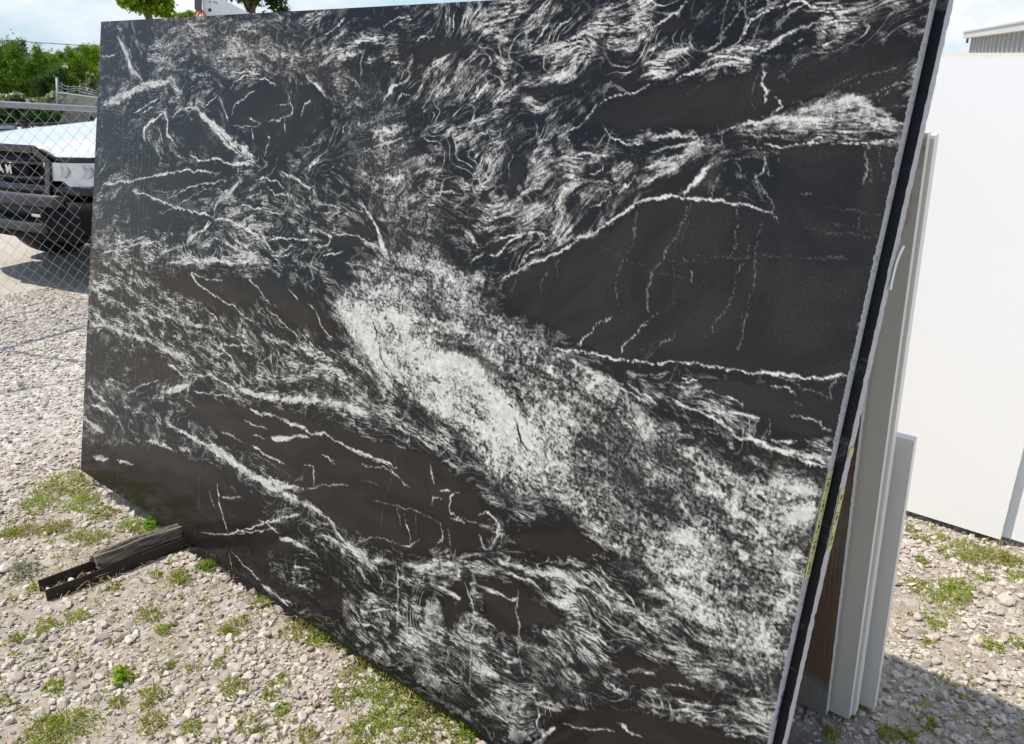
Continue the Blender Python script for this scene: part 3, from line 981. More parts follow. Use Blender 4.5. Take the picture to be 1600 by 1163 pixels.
def scatter_gravel():
    r = np.random.default_rng(77)
    pts = []
    for (x0, x1, y0, y1, dens) in ((-.4, 2.45, -1.25, .35, 7600), (-3.4, -.4, -.9, 1.3, 3300), (2.35, 3.9, .55, 2.35, 7600), (-.9, .3, .3, 1.0, 1200)):
        n = int((x1 - x0) * (y1 - y0) * dens); p = np.stack([x0 + (x1 - x0) * r.random(n), y0 + (y1 - y0) * r.random(n)], -1); pts.append(p)
    p = np.concatenate(pts)
    q = np.stack([p[:, 0], p[:, 1], np.zeros(len(p))], -1) - CAM
    z = q @ FWD; px = 800 + FPX * (q @ RIGHT) / z; py = 581.5 - FPX * (q @ CUP) / z
    ok = (z > .3) & (px > -130) & (px < 1730) & (py > 330) & (py < 1300)
    ok &= ~((p[:, 0] > -.02) & (p[:, 0] < 2.98) & (p[:, 1] > .004) & (p[:, 1] < .16))
    ok &= ~((px > 140) & (px < 1180) & (p[:, 1] > .16))
    p = p[ok]
    keep = r.random(len(p)) > .70 * bare(p[:, 0], p[:, 1]); p = p[keep]
    in_rail = (np.abs((p - np.array([.705, -.455])) @ RS2 - .04) < .055) & ((p - np.array([.705, -.455])) @ RD2 > -.01) & (p[:, 1] < 1.3)
    p = p[~in_rail]
    rad = np.clip(r.lognormal(math.log(.0064), .50, len(p)), .003, .0185)
    dist = np.hypot(np.hypot(p[:, 0] - CAM[0], p[:, 1] - CAM[1]), CAM[2])
    near = (dist < 3.1) & (rad > .0095)
    Vs, Fs, Ts = [], [], []; off = 0; tris = 0
    VV = {3: []}; FF = []; TT = []
    for sel, level in ((near, 2), (~near, 1)):
        shapes, F0 = stone_shapes(level, 10, 5 + level)
        P = p[sel]; R_ = rad[sel]; n = len(P)
        if not n: continue
        M = rot_batch(n, r); kind = r.integers(0, len(shapes), n)
        S = np.stack(shapes)[kind]                                  # n, nv, 3
        W_ = np.einsum('nij,nkj->nki', M, S * R_[:, None, None])
        zc = ground_z(P[:, 0], P[:, 1]) + R_ * (.05 + .35 * r.random(n))
        W_ += np.stack([P[:, 0], P[:, 1], zc], -1)[:, None, :]
        nvt = S.shape[1]
        F = F0[None] + (np.arange(n) * nvt)[:, None, None] + off
        VV[3].append(W_.reshape(-1, 3)); FF.append(F.reshape(-1, 3)); TT.append(np.repeat(r.beta(2.2, 2.0, n), nvt)); off += n * nvt
    V = np.concatenate(VV[3]); F = np.concatenate(FF); T = np.concatenate(TT)
    o = raw_mesh('gravel', V, F, M_STONE, None, False, dict(tint=T))
    tag(o, 'crushed pale limestone gravel spread over the lot', 'gravel', kind='stuff')
    print('gravel stones', len(p), 'tris', len(F))
RD2 = np.array([.10, .995]); RD2 /= np.linalg.norm(RD2); RS2 = np.array([RD2[1], -RD2[0]])
scatter_gravel()
# a few stones that stand out singly
def lone_stone(px, py, size, tint, label, seed):
    r = np.random.default_rng(seed); g = ground_at(px, py); sh, F = stone_shapes(3, 1, seed)
    P = sh[0] * size; a = r.random() * 6.28; R = np.array([[math.cos(a), -math.sin(a), 0], [math.sin(a), math.cos(a), 0], [0, 0, 1]])
    P = P @ R.T
    o = raw_mesh('stone', P, F, M_STONE, None, False, dict(tint=np.full(len(P), tint)))
    o.location = (g[0], g[1], size * .32); tag(o, label, 'stone', 'loose stones that stand out')
lone_stone(8, 893, .030, 1.0, 'pale angular stone at the left edge of the frame, level with the rail end', 21)
lone_stone(206, 1000, .018, 1.0, 'whitish rounded stone in the middle of the foreground gravel', 22)
lone_stone(160, 1000, .020, .3, 'grey stone just left of the whitish rounded one', 23)
lone_stone(64, 1118, .025, .25, 'dark grey stone near the lower left corner', 24)
lone_stone(30, 1060, .025, .35, 'flat grey stone lying at the left edge of the foreground', 25)
lone_stone(1568, 1076 - 136, .030, .5, 'flat stone on bare soil right of the weeds by the white slab', 26)
# stones heaped inside the rail end
for k, (t, s_, sz, tn) in enumerate([(.02, .03, .010, .6), (.055, .045, .013, .4), (.09, .033, .016, .65), (.122, .047, .012, .45), (.15, .03, .009, .5)]):
    pos = np.array([.705, -.455]) + RD2 * t + RS2 * s_
    sh, F = stone_shapes(2, 1, 60 + k); P = sh[0] * sz
    o = raw_mesh('stone', P, F, M_STONE, None, False, dict(tint=np.full(len(P), tn))); o.location = (pos[0], pos[1], .012 + sz * .3)
    tag(o, ('smallest pale stone', 'greyish stone', 'largest pale stone', 'middling pale stone', 'innermost pale stone')[k] + (' lying at the very end of the open steel rail', ' lying second from the open end of the steel rail', ' in the middle of the stones inside the steel rail', ' lying fourth from the open end of the steel rail', ' lying against the timber end inside the steel rail')[k], 'stone', 'stones inside the rail end')

# ------------------------------------------------------------------ weeds and straw
def leaf_mat(name, stops, trans=.52, rough=.55):
    m = bpy.data.materials.new(name); m.use_nodes = True; n = m.node_tree; l = n.links
    b = n.nodes['Principled BSDF']; a = n.nodes.new('ShaderNodeAttribute'); a.attribute_name = 'tint'
    c = ramp(n, a.outputs['Fac'], stops); l.new(c, b.inputs['Base Color']); b.inputs['Roughness'].default_value = rough
    b.inputs['Specular IOR Level'].default_value = .25
    t = n.nodes.new('ShaderNodeBsdfTranslucent'); hs = n.nodes.new('ShaderNodeHueSaturation'); hs.inputs['Value'].default_value = 1.3; hs.inputs['Saturation'].default_value = 1.1
    l.new(c, hs.inputs['Color']); l.new(hs.outputs[0], t.inputs['Color'])
    mx = n.nodes.new('ShaderNodeMixShader'); mx.inputs[0].default_value = trans
    l.new(b.outputs[0], mx.inputs[1]); l.new(t.outputs[0], mx.inputs[2]); l.new(mx.outputs[0], n.nodes['Material Output'].inputs['Surface'])
    return m
M_WEED = leaf_mat('weed_leaf', [(0, (.40, .31, .14)), (.2, (.36, .33, .08)), (.45, (.21, .265, .030)), (.8, (.27, .35, .045)), (1, (.36, .43, .08))])
M_FRESH = leaf_mat('fresh_weed_leaf', [(0, (.10, .20, .02)), (1, (.20, .36, .04))])
M_LIME = leaf_mat('lime_weed_leaf', [(0, (.20, .30, .02)), (1, (.36, .52, .05))])
M_GREYWEED = leaf_mat('grey_weed_leaf', [(0, (.24, .25, .18)), (1, (.30, .33, .22))])
M_STRAW = leaf_mat('dry_straw', [(0, (.30, .23, .13)), (1, (.56, .47, .30))], .15)
def leaves(centres, normals, size, asp, r):
    """diamond leaves with a fold: 4 points, two triangles as one quad"""
    n = len(centres); nr = normals / np.linalg.norm(normals, axis=1, keepdims=True)
    t = r.normal(size=(n, 3)); t -= nr * (t * nr).sum(1, keepdims=True); t /= np.linalg.norm(t, axis=1, keepdims=True); s = np.cross(nr, t)
    L_ = size[:, None]; w = L_ * asp
    P = np.stack([centres - t * L_ * .5, centres + s * w * .5 + nr * L_ * .08, centres + t * L_ * .5, centres - s * w * .5 + nr * L_ * .08], 1)
    return P.reshape(-1, 3), (np.arange(n)[:, None] * 4 + np.arange(4)[None])
def blades(base, tip, width, r):
    """grass blades: bent strips of three quads"""
    n = len(base); d = tip - base; side = np.cross(d, [0, 0, 1.]); side += r.normal(0, 1e-3, side.shape); side /= np.linalg.norm(side, axis=1, keepdims=True)
    P = []; w = width[:, None]
    for t, k in ((0, 1), (.4, .85), (.75, .5), (1, .08)):
        c = base + d * t + np.array([0, 0, 1.]) * (np.linalg.norm(d, axis=1, keepdims=True) * .32 * (t - t * t))
        P += [c - side * w * .5 * k, c + side * w * .5 * k]
    P = np.stack(P, 1); o = np.arange(n)[:, None, None] * 8
    F = np.array([[0, 1, 3, 2], [2, 3, 5, 4], [4, 5, 7, 6]])[None] + o
    return P.reshape(-1, 3), F.reshape(-1, 4)
class Leafy:
    def __init__(s): s.V = []; s.F = []; s.T = []; s.o = 0
    def put(s, P, F, tint, per):
        s.V.append(P); s.F.append(F + s.o); s.T.append(np.repeat(tint, per)); s.o += len(P)
    def build(s, name, mat, parent=None):
        return raw_mesh(name, np.concatenate(s.V), np.concatenate(s.F), mat, parent, False, dict(tint=np.concatenate(s.T)))
def weed(L_, g, rad, hgt, n, size, r, tint=(.5, .22), blade=0.0, rel=(0, 0, 0)):
    a = r.random(n) * 6.283; q = np.sqrt(r.random(n)) * rad * (1 + .25 * np.sin(3 * a + r.random() * 6)); z = hgt * (.15 + .85 * r.random(n)) * (1 - .7 * (q / (rad * 1.2)) ** 2)
    c = np.stack([g[0] + q * np.cos(a), g[1] + q * np.sin(a), np.maximum(z, .004)], -1) - np.array(rel)
    nm = np.stack([.9 * np.cos(a) * q / rad, .9 * np.sin(a) * q / rad, np.full(n, .9)], -1) + r.normal(0, .55, (n, 3))
    P, F = leaves(c, nm, size * (.6 + .8 * r.random(n)), .62, r)
    L_.put(P, F, np.clip(r.normal(tint[0], tint[1], n), 0, 1), 4)
    nb = int(n * (.015 + .25 * blade))
    a = r.random(nb) * 6.283; q = np.sqrt(r.random(nb)) * rad * .7; base = np.stack([g[0] + q * np.cos(a), g[1] + q * np.sin(a), np.zeros(nb)], -1) - np.array(rel)
    ln = hgt * (.7 + .9 * r.random(nb)) * (1 + blade); tip = base + np.stack([np.cos(a) * ln * .6, np.sin(a) * ln * .6, ln], -1) + r.normal(0, hgt * .2, (nb, 3))
    tip[:, 2] = np.maximum(tip[:, 2], base[:, 2] + .003)
    P, F = blades(base, tip, .0022 + .002 * r.random(nb), r); L_.put(P, F, np.clip(r.normal(tint[0] - .1, tint[1], nb), 0, 1), 8)
def px_rad(px, py, k):
    a = ground_at(px, py); b_ = ground_at(px + k, py); return float(np.linalg.norm(a - b_))
def ground_weeds():
    r = np.random.default_rng(31); L_ = Leafy()
    spots = '''100,762,46 60,792,28 128,790,34 160,806,26 95,826,20 40,832,22 14,836,20 150,842,24 205,822,22 75,832,20 178,866,14 118,842,16
 320,886,15 178,918,12 60,918,14 92,922,10 74,982,22 122,966,18 232,964,20 256,984,16 372,980,24 352,990,16 410,944,16 365,1080,28 240,1090,26 85,1075,20
 240,1132,26 110,1140,46 70,1150,40 5,1100,18 470,990,34 500,1000,28 545,1012,22 560,1050,36 590,1080,40 640,1080,30 660,1105,34 700,1130,26 610,1120,44 540,1090,26 570,1150,44 650,1150,40 720,1156,26
 390,1140,26 440,1068,18 420,1090,14 185,1100,16 300,1140,20 30,1000,14 268,1040,10 342,1040,12 480,1150,22 440,1110,16 245,900,10 215,830,14 240,826,22
 1512,868,40 1556,872,28 1480,934,42 1500,922,30 1430,914,16 1538,905,16 1460,978,18 1452,1008,13 1420,828,12 1442,846,14 1470,842,12 1580,880,20 1590,905,18 1540,846,12 1440,880,12
 1388,1150,24 1350,1108,11 1450,1132,14 1420,1152,18 1590,1010,16 1548,1012,22 1300,1150,16'''
    for s in spots.split():
        px, py, k = (float(v) for v in s.split(','))
        g = ground_at(px, py); rad = px_rad(px, py, k) * .92
        n = int(300 * (rad / .05) ** 1.7) + 25
        t0 = r.normal(.52, .16)
        weed(L_, g, rad, .014 + .22 * rad + .008 * r.random(), min(n, 2600), .0078, r, (t0, .22), .12 * r.random())
    # thin scatter of single sprigs
    for _ in range(700):
        px, py = (r.random() * 900, 730 + r.random() * 460) if r.random() < .8 else (1390 + r.random() * 250, 800 + r.random() * 360)
        if py < 735 + .659 * (px - 126) + 6 and px < 1200 and px > 110: continue
        g = ground_at(px, py); weed(L_, g, .012 + .02 * r.random(), .014 + .012 * r.random(), int(6 + 16 * r.random()), .008, r, (r.random() * .7 + .1, .2), .1)
    o = L_.build('ground_weeds', M_WEED); tag(o, 'low green clover and weeds growing through the gravel', 'weeds', kind='stuff')
    print('weed faces', len(o.data.polygons))
    S = Leafy(); r = np.random.default_rng(55); n = 5200
    x = np.concatenate([r.uniform(-.6, 2.4, 4000), r.uniform(2.5, 3.8, 1200)]); y = np.concatenate([r.uniform(-1.2, .12, 4000), r.uniform(.75, 2.0, 1200)])
    k = r.random(n) < .15 + .85 * bare(x, y); x, y = x[k], y[k]; n = len(x)
    base = np.stack([x, y, .006 + .014 * r.random(n)], -1); a = r.random(n) * 6.283; ln = .02 + .05 * r.random(n)
    tip = base + np.stack([np.cos(a) * ln, np.sin(a) * ln, r.normal(.002, .006, n)], -1); tip[:, 2] = np.maximum(tip[:, 2], .004)
    P, F = blades(base, tip, .0012 + .0014 * r.random(n), r); S.put(P, F, r.random(n), 8)
    o = S.build('straw', M_STRAW); tag(o, 'dry straw and dead stems lying between the stones', 'straw', kind='stuff')
ground_weeds()
def lone_weed(px, py, k, hgt, n, mat, label, seed, size=.010, blade=.1, stems=0):
    r = np.random.default_rng(seed); g = ground_at(px, py); rad = px_rad(px, py, k)
    e = empty('weed', (g[0], g[1], 0), label, 'weed', 'weeds that stand out singly')
    L_ = Leafy(); weed(L_, g, rad, hgt, n, size, r, (.55, .25), 0.0); L_.build('leaves', mat, e)
    b = MB()
    for i in range(9):
        a = r.random() * 6.28; q = rad * .6 * r.random(); b.tube([(g[0], g[1], 0), (g[0] + q * math.cos(a), g[1] + q * math.sin(a), hgt * (.5 + .4 * r.random()))], .0012, 3)
    for i in range(stems):
        a = r.random() * 6.28; ln = .07 + .08 * r.random(); b.tube([(g[0], g[1], 0), (g[0] + .35 * ln * math.cos(a), g[1] + .35 * ln * math.sin(a), ln * .8), (g[0] + .7 * ln * math.cos(a), g[1] + .7 * ln * math.sin(a), ln)], [.0016, .0012, .0004], 4)
    b.build('stems', mat if stems else M_WEED, e)
lone_weed(192, 1064, 13, .055, 95, M_LIME, 'bright fresh green leafy weed in the middle of the foreground gravel', 1, .017)
lone_weed(739, 1140, 17, .07, 150, M_FRESH, 'clover tuft against the foot of the veined slab at the bottom edge', 2, .017)
lone_weed(280, 907, 19, .040, 420, M_WEED, 'round feathery green tuft below the timber and rail', 3, .007)
lone_weed(242, 822, 16, .045, 260, M_FRESH, 'broad leaved green weed above the timber, at the foot of the slab', 4, .012)
lone_weed(35, 898, 24, .055, 300, M_GREYWEED, 'pale grey green weed beside the open end of the rail', 5, .010)
lone_weed(540, 1000, 14, .05, 120, M_WEED, 'tall grass sprig with long blades against the slab foot', 6, .010, stems=9)
lone_weed(325, 888, 14, .035, 260, M_FRESH, 'small bright tuft right of the timber, close under the slab', 7, .008)

# ------------------------------------------------------------------ granite slabs
SW, SH = 2.9896, 1.8                           # the slab's width and height in metres
LEAN = math.radians(12.372)
UPV = np.array([0, math.sin(LEAN), math.cos(LEAN)]); NRM = np.array([0, -math.cos(LEAN), math.sin(LEAN)])
BASE = np.array([0, 0, .04])
def on_slab(u, h, dep=0.0):
    """u along the slab from its left end, h up from its foot, dep into its thickness"""
    return BASE + np.array([1., 0, 0]) * u + UPV * h - NRM * dep

def granite_face_mat():
    m, n, b, l = node_mat('polished_black_granite')
    a1 = n.nodes.new('ShaderNodeAttribute'); a1.attribute_name = 'white'
    a2 = n.nodes.new('ShaderNodeAttribute'); a2.attribute_name = 'grain'
    a3 = n.nodes.new('ShaderNodeAttribute'); a3.attribute_name = 'solid'
    a4 = n.nodes.new('ShaderNodeAttribute'); a4.attribute_name = 'band'
    co = coords(n)
    f1 = noise(n, 420, 2, .6, co).outputs['Fac']; f2 = noise(n, 160, 2, .6, co).outputs['Fac']
    c1 = math_node(n, 'SUBTRACT', f1, .5); c2 = math_node(n, 'SUBTRACT', f2, .5)
    w = a1.outputs['Fac']
    k = math_node(n, 'MULTIPLY', math_node(n, 'ADD', math_node(n, 'MULTIPLY', c1, 1.6), math_node(n, 'MULTIPLY', c2, .8)), math_node(n, 'ADD', 1.0, math_node(n, 'MULTIPLY', a2.outputs['Fac'], -.15)))
    gate = math_node(n, 'MULTIPLY', w, 6.0, True)
    e = math_node(n, 'ADD', math_node(n, 'MULTIPLY', w, math_node(n, 'ADD', k, 1.0)),
                  math_node(n, 'MULTIPLY', math_node(n, 'MULTIPLY', c1, .30), gate), True)
    # thin folded veinlets: contour lines of the flow field
    a5 = n.nodes.new('ShaderNodeAttribute'); a5.attribute_name = 'flow'
    a6 = n.nodes.new('ShaderNodeAttribute'); a6.attribute_name = 'lines'
    ph = math_node(n, 'ADD', math_node(n, 'MULTIPLY', a5.outputs['Fac'], 5.0), math_node(n, 'ADD', math_node(n, 'MULTIPLY', c2, .42), math_node(n, 'MULTIPLY', c1, .22)))
    tri = math_node(n, 'MULTIPLY', math_node(n, 'ABSOLUTE', math_node(n, 'SUBTRACT', math_node(n, 'FRACT', ph), .5)), 2.0)
    rnd = noise(n, 30, 2, .5, co).outputs['Fac']
    wid = math_node(n, 'SUBTRACT', 1.02, math_node(n, 'MULTIPLY', rnd, .42))
    ln = math_node(n, 'DIVIDE', math_node(n, 'SUBTRACT', tri, wid), .15, True)
    ln = math_node(n, 'MULTIPLY', math_node(n, 'MULTIPLY', ln, a6.outputs['Fac']), math_node(n, 'SUBTRACT', math_node(n, 'MULTIPLY', rnd, 2.0), .25, True))
    e = math_node(n, 'MAXIMUM', e, math_node(n, 'MULTIPLY', ln, .85))
    # dark ground mass: neutral and a little warmer in the clean fine-grained parts
    ng = noise(n, 5, 5, .6, co).outputs['Fac']
    dark = mixc(n, math_node(n, 'MULTIPLY', a3.outputs['Fac'], ng, True), (.0105, .0102, .0100), (.0190, .0160, .0138))
    dark = mixc(n, math_node(n, 'MULTIPLY', a4.outputs['Fac'], .45), dark, (.033, .0285, .0245))
    sp = ramp(n, noise(n, 700, 2, .5, co).outputs['Fac'], [(.45, (.75, .75, .75)), (.62, (1.7, 1.7, 1.7))])
    mu = n.nodes.new('ShaderNodeMix'); mu.data_type = 'RGBA'; mu.blend_type = 'MULTIPLY'; mu.inputs[0].default_value = 1
    l.new(dark, mu.inputs[6]); l.new(sp, mu.inputs[7]); dark = mu.outputs[2]
    lite = ramp(n, noise(n, 60, 3, .6, co).outputs['Fac'], [(.3, (.42, .415, .39)), (.65, (.65, .64, .605))])
    l.new(mixc(n, ramp(n, e, [(.02, (0, 0, 0)), (.3, (.22, .22, .22)), (.6, (.62, .62, .62)), (.85, (1, 1, 1))]), dark, lite), b.inputs['Base Color'])
    # water marks and dust: they only change the gloss
    dr = noise(n, 2.2, 4, .6, co).outputs['Fac']
    l.new(ramp(n, dr, [(.3, (.07,) * 3), (.75, (.12,) * 3)]), b.inputs['Roughness'])
    b.inputs['Specular IOR Level'].default_value = .21
    bump(n, b, f2, .02, .001)
    return m
def granite_edge_mat():
    m, n, b, l = node_mat('sawn_granite_edge')
    co = coords(n)
    t = noise(n, 90, 5, .7, co).outputs['Fac']; t2 = noise(n, 14, 3, .6, co).outputs['Fac']
    c = mixc(n, t2, ramp(n, t, [(.3, (.34, .34, .35)), (.7, (.66, .66, .67))]), (.54, .54, .56))
    l.new(c, b.inputs['Base Color']); b.inputs['Roughness'].default_value = .85
    bump(n, b, t, .8, .004); return m
def plain_granite_mat():
    m, n, b, l = node_mat('dark_granite_with_streaks')
    co = coords(n, 'Object', (1, 4, 4))
    t = noise(n, 3.4, 6, .62, co, .8).outputs['Fac']; f = noise(n, 200, 3, .6, coords(n)).outputs['Fac']
    w = math_node(n, 'ADD', t, math_node(n, 'MULTIPLY', math_node(n, 'SUBTRACT', f, .5), .12))
    l.new(ramp(n, w, [(.60, (.006, .006, .008)), (.66, (.07, .07, .075)), (.73, (.40, .40, .40))]), b.inputs['Base Color'])
    b.inputs['Roughness'].default_value = .3; b.inputs['Specular IOR Level'].default_value = .2; return m
M_FACE = granite_face_mat(); M_EDGE = granite_edge_mat(); M_PLAIN = plain_granite_mat()

STEP = .0026
gx, gy, white, grain, band, solid, flow, lines = slab_pattern(SW, SH, STEP)
nv, nu = gx.shape
THK = .030
def make_front_slab():
    u = gx.ravel().astype(np.float64); h = SH - gy.ravel().astype(np.float64)
    V = np.stack([u, h * UPV[1], h * UPV[2]], -1)
    # broken arrises: the border points wander by a few millimetres
    idx = np.arange(nu * nv).reshape(nv, nu)
    r = np.random.default_rng(9)
    V[idx[:, -1], 0] += -np.abs(r.normal(0, .0013, nv)) * (grid_noise(gy[:, -1], gy[:, -1] * 0, 30, 4) > .35)
    V[idx[-1, :]] += np.outer(np.abs(r.normal(0, .001, nu)), UPV)
    q = np.stack([idx[:-1, :-1], idx[1:, :-1], idx[1:, 1:], idx[:-1, 1:]], -1).reshape(-1, 4)
    ring = np.concatenate([idx[0, :], idx[1:, -1], idx[-1, -2::-1], idx[-2:0:-1, 0]])
    n0 = len(V); back = V[ring] - NRM * THK
    edge_f = np.empty((len(ring), 4), np.int64); m_ = np.arange(len(ring)); nx = (m_ + 1) % len(ring)
    edge_f = np.stack([ring, ring[nx], n0 + nx, n0 + m_], -1)
    corners = [0, nu - 1, nu - 1 + nv - 1, 2 * (nu - 1) + nv - 1]
    back_f = np.array([[n0 + c for c in corners[::-1]]])
    F = np.concatenate([q, edge_f[:, ::-1], back_f]); V = np.concatenate([V, back])
    pad = lambda a: np.concatenate([a.ravel(), np.zeros(len(back))])
    o = raw_mesh('granite_slab', V, F, [M_FACE, M_EDGE], None, False,
                 dict(white=pad(white), grain=pad(grain), band=pad(band), solid=pad(solid), flow=pad(flow), lines=pad(lines)))
    mi = np.zeros(len(F), np.int32); mi[len(q):] = 1
    o.data.polygons.foreach_set('material_index', mi); o.location = BASE
    return tag(o, 'large polished black granite slab with swirling white veins, foremost on the rack', 'stone slab', 'slabs leaning on the rack')
front_slab = make_front_slab()

def lean_slab(name, mats, x0, x1, yb, zb, lean, hgt, thk, edge_i=1, rough=0):
    """slab as a box standing on its long edge; lean > 0 tips its top towards +Y; front face looks to -Y"""
    up = np.array([0, math.sin(lean), math.cos(lean)]); nr = np.array([0, -math.cos(lean), math.sin(lean)])
    b = MB(); n = max(int(hgt / .011), 2) if rough else 1
    r = np.random.default_rng(int(x1 * 1000) + int(thk * 1e4))
    for k in range(n + 1):
        h = hgt * k / n
        for (x, d) in ((x0, 0), (x1, 0), (x1, thk), (x0, thk)):
            jx = -abs(r.normal(0, rough)) if (rough and x == x1) else 0
            b.v.append(tuple(np.array([x + jx, 0, 0]) + up * h - nr * d))
    for k in range(n):
        o = 4 * k
        for i in range(4): b.f.append((o + i, o + (i + 1) % 4, o + 4 + (i + 1) % 4, o + 4 + i))
    b.f.append((3, 2, 1, 0)); b.f.append((4 * n, 4 * n + 1, 4 * n + 2, 4 * n + 3))
    me = bpy.data.meshes.new(name); me.from_pydata(b.v, [], b.f); me.update()
    bm = bmesh.new(); bm.from_mesh(me); bmesh.ops.recalc_face_normals(bm, faces=bm.faces); bm.to_mesh(me); bm.free()
    o = link(name, me, mats); o.location = (0, yb, zb)
    for p in me.polygons:
        i = p.index
        if i < 4 * n: p.material_index = {0: 0, 1: edge_i, 2: 0 if len(mats) < 3 else 2, 3: edge_i}[i % 4]
        else: p.material_index = edge_i
    return o
bk = on_slab(0, 0, THK + .001)
slab_b = lean_slab('granite_slab', [M_PLAIN, M_EDGE], .02, SW + .0195, bk[1], bk[2], LEAN, SH + .004, THK, 1, .0007)
tag(slab_b, 'dark granite slab right behind the veined one, edge showing as a narrow dark strip', 'stone slab', 'slabs leaning on the rack')

# yellow measuring-tape strips stuck along the two sawn edges, a purple crayon scribble, a loose white tag
M_TAPE = simple('yellow_tape', (.60, .60, .27), (.50, .50, .22), .6, scale=30)
M_INK = simple('black_print', (.03, .03, .03), rough=.7)
M_CRAYON = simple('purple_crayon', (.07, .05, .22), rough=.8)
def h_at_row(py, u, dep):
    lo, hi = 0.0, 1.85
    for _ in range(40):
        m = (lo + hi) / 2; q = on_slab(u, m, dep) - CAM
        y = 581.5 - FPX * (q @ CUP) / (q @ FWD)
        if y > py: lo = m
        else: hi = m
    return lo
def edge_strip(parent, u, d0, d1, h0, h1, nm='tape_strip', marks=True, seed=1):
    b = MB(); r = random.Random(seed)
    b.obox(on_slab(u + .0006, h0, d0), (.0008, 0, 0), -NRM * (d1 - d0), UPV * (h1 - h0))
    o = b.build(nm, M_TAPE); o.parent = parent; o.location = -np.array(parent.location)
    if marks:
        k = MB(); h = h0 + .012; i = 0
        while h < h1 - .015:
            # dark figures standing between tick lines
            k.obox(on_slab(u + .0015, h, d0 + .001), (.0005, 0, 0), -NRM * (d1 - d0) * (.75 if i % 3 == 0 else .4), UPV * .0016)
            if i % 2 == 0:
                a = d0 + (d1 - d0) * .3
                k.obox(on_slab(u + .0015, h + .006, a), (.0005, 0, 0), -NRM * .0022, UPV * .010)
                k.obox(on_slab(u + .0015, h + .0065 + .007 * r.random(), a + .0025), (.0005, 0, 0), -NRM * (.004 + .003 * r.random()), UPV * .0024)
                k.obox(on_slab(u + .0015, h + .0065, a + .006), (.0005, 0, 0), -NRM * .002, UPV * (.004 + .006 * r.random()))
            h += .021; i += 1
        m_ = k.build('printed_scale', M_INK, o)
    return o
ha, hb = h_at_row(907, SW, 0), h_at_row(737, SW, 0)
edge_strip(front_slab, SW, .002, THK - .003, ha, hb, seed=2)
dB = THK + .001
edge_strip(slab_b, SW + .0195, dB + .004, dB + THK - .003, h_at_row(862, SW + .02, dB), h_at_row(766, SW + .02, dB), seed=5)
edge_strip(slab_b, SW + .0195, dB + .004, dB + THK - .003, h_at_row(716, SW + .02, dB), h_at_row(702, SW + .02, dB), seed=7, marks=False)
b = MB(); hs = h_at_row(1122, SW, THK)
for k in range(5):
    b.tube([on_slab(SW + .0008, hs + .012 * k, .018 + .004 * (k % 2)), on_slab(SW + .0008, hs + .012 * k + .016, .027 - .003 * (k % 2))], .0011, 4)
o = b.build('crayon_scribble', M_CRAYON); o.parent = front_slab; o.location = -np.array(front_slab.location)
b = MB(); h0, h1 = h_at_row(452, SW + .02, dB), h_at_row(382, SW + .02, dB)
prof = []
for k in range(11):
    t = k / 10; h = h0 + (h1 - h0) * t
    lift = .002 + .005 * (abs(t - .5) * 2) ** 2 * (1 if t > .5 else .4)
    prof.append((on_slab(SW + .0195 + lift, h, dB + .016 + .010 * t), on_slab(SW + .0195 + lift, h, dB + .028 + .012 * t)))
for p, q in zip(prof[:-1], prof[1:]):
    b.add([p[0], p[1], q[1], q[0], p[0] + [.0007, 0, 0], p[1] + [.0007, 0, 0], q[1] + [.0007, 0, 0], q[0] + [.0007, 0, 0]],
          [(0, 1, 2, 3), (7, 6, 5, 4), (0, 4, 5, 1), (2, 6, 7, 3), (1, 5, 6, 2), (0, 3, 7, 4)])
o = b.build('loose_tag', simple('white_plastic', (.78, .78, .77), (.7, .7, .7), .4)); o.parent = slab_b; o.location = -np.array(slab_b.location)

# slabs on the far side of the rack: they lean the other way
BACKLEAN = -math.radians(6.12)
def quartz_mat(name, c, stain=None):
    m, n, b, l = node_mat(name); co = coords(n)
    t = noise(n, 2.5, 6, .62, co).outputs['Fac']; f = noise(n, 60, 3, .6, co).outputs['Fac']
    col = mixc(n, t, tuple(v * .88 for v in c), c)
    col = mixc(n, ramp(n, f, [(.62, (0,) * 3), (.75, (.25,) * 3)]), col, tuple(v * .6 for v in c))
    if stain:
        st = noise(n, 3.1, 7, .7, coords(n, 'Object', (3, 3, 1.1)), 1.0).outputs['Fac']
        col = mixc(n, ramp(n, st, [(.58, (0,) * 3), (.66, (.75,) * 3)]), col, stain)
    l.new(col, b.inputs['Base Color']); b.inputs['Roughness'].default_value = .38
    bump(n, b, f, .08, .002); return m
M_GREY = quartz_mat('grey_quartz', (.64, .615, .54), (.34, .29, .20)); M_GREY_EDGE = quartz_mat('pale_quartz_edge', (.82, .80, .73))
M_COOL = quartz_mat('cool_grey_quartz', (.72, .705, .66)); M_COOL_EDGE = quartz_mat('cool_pale_edge', (.84, .83, .79))
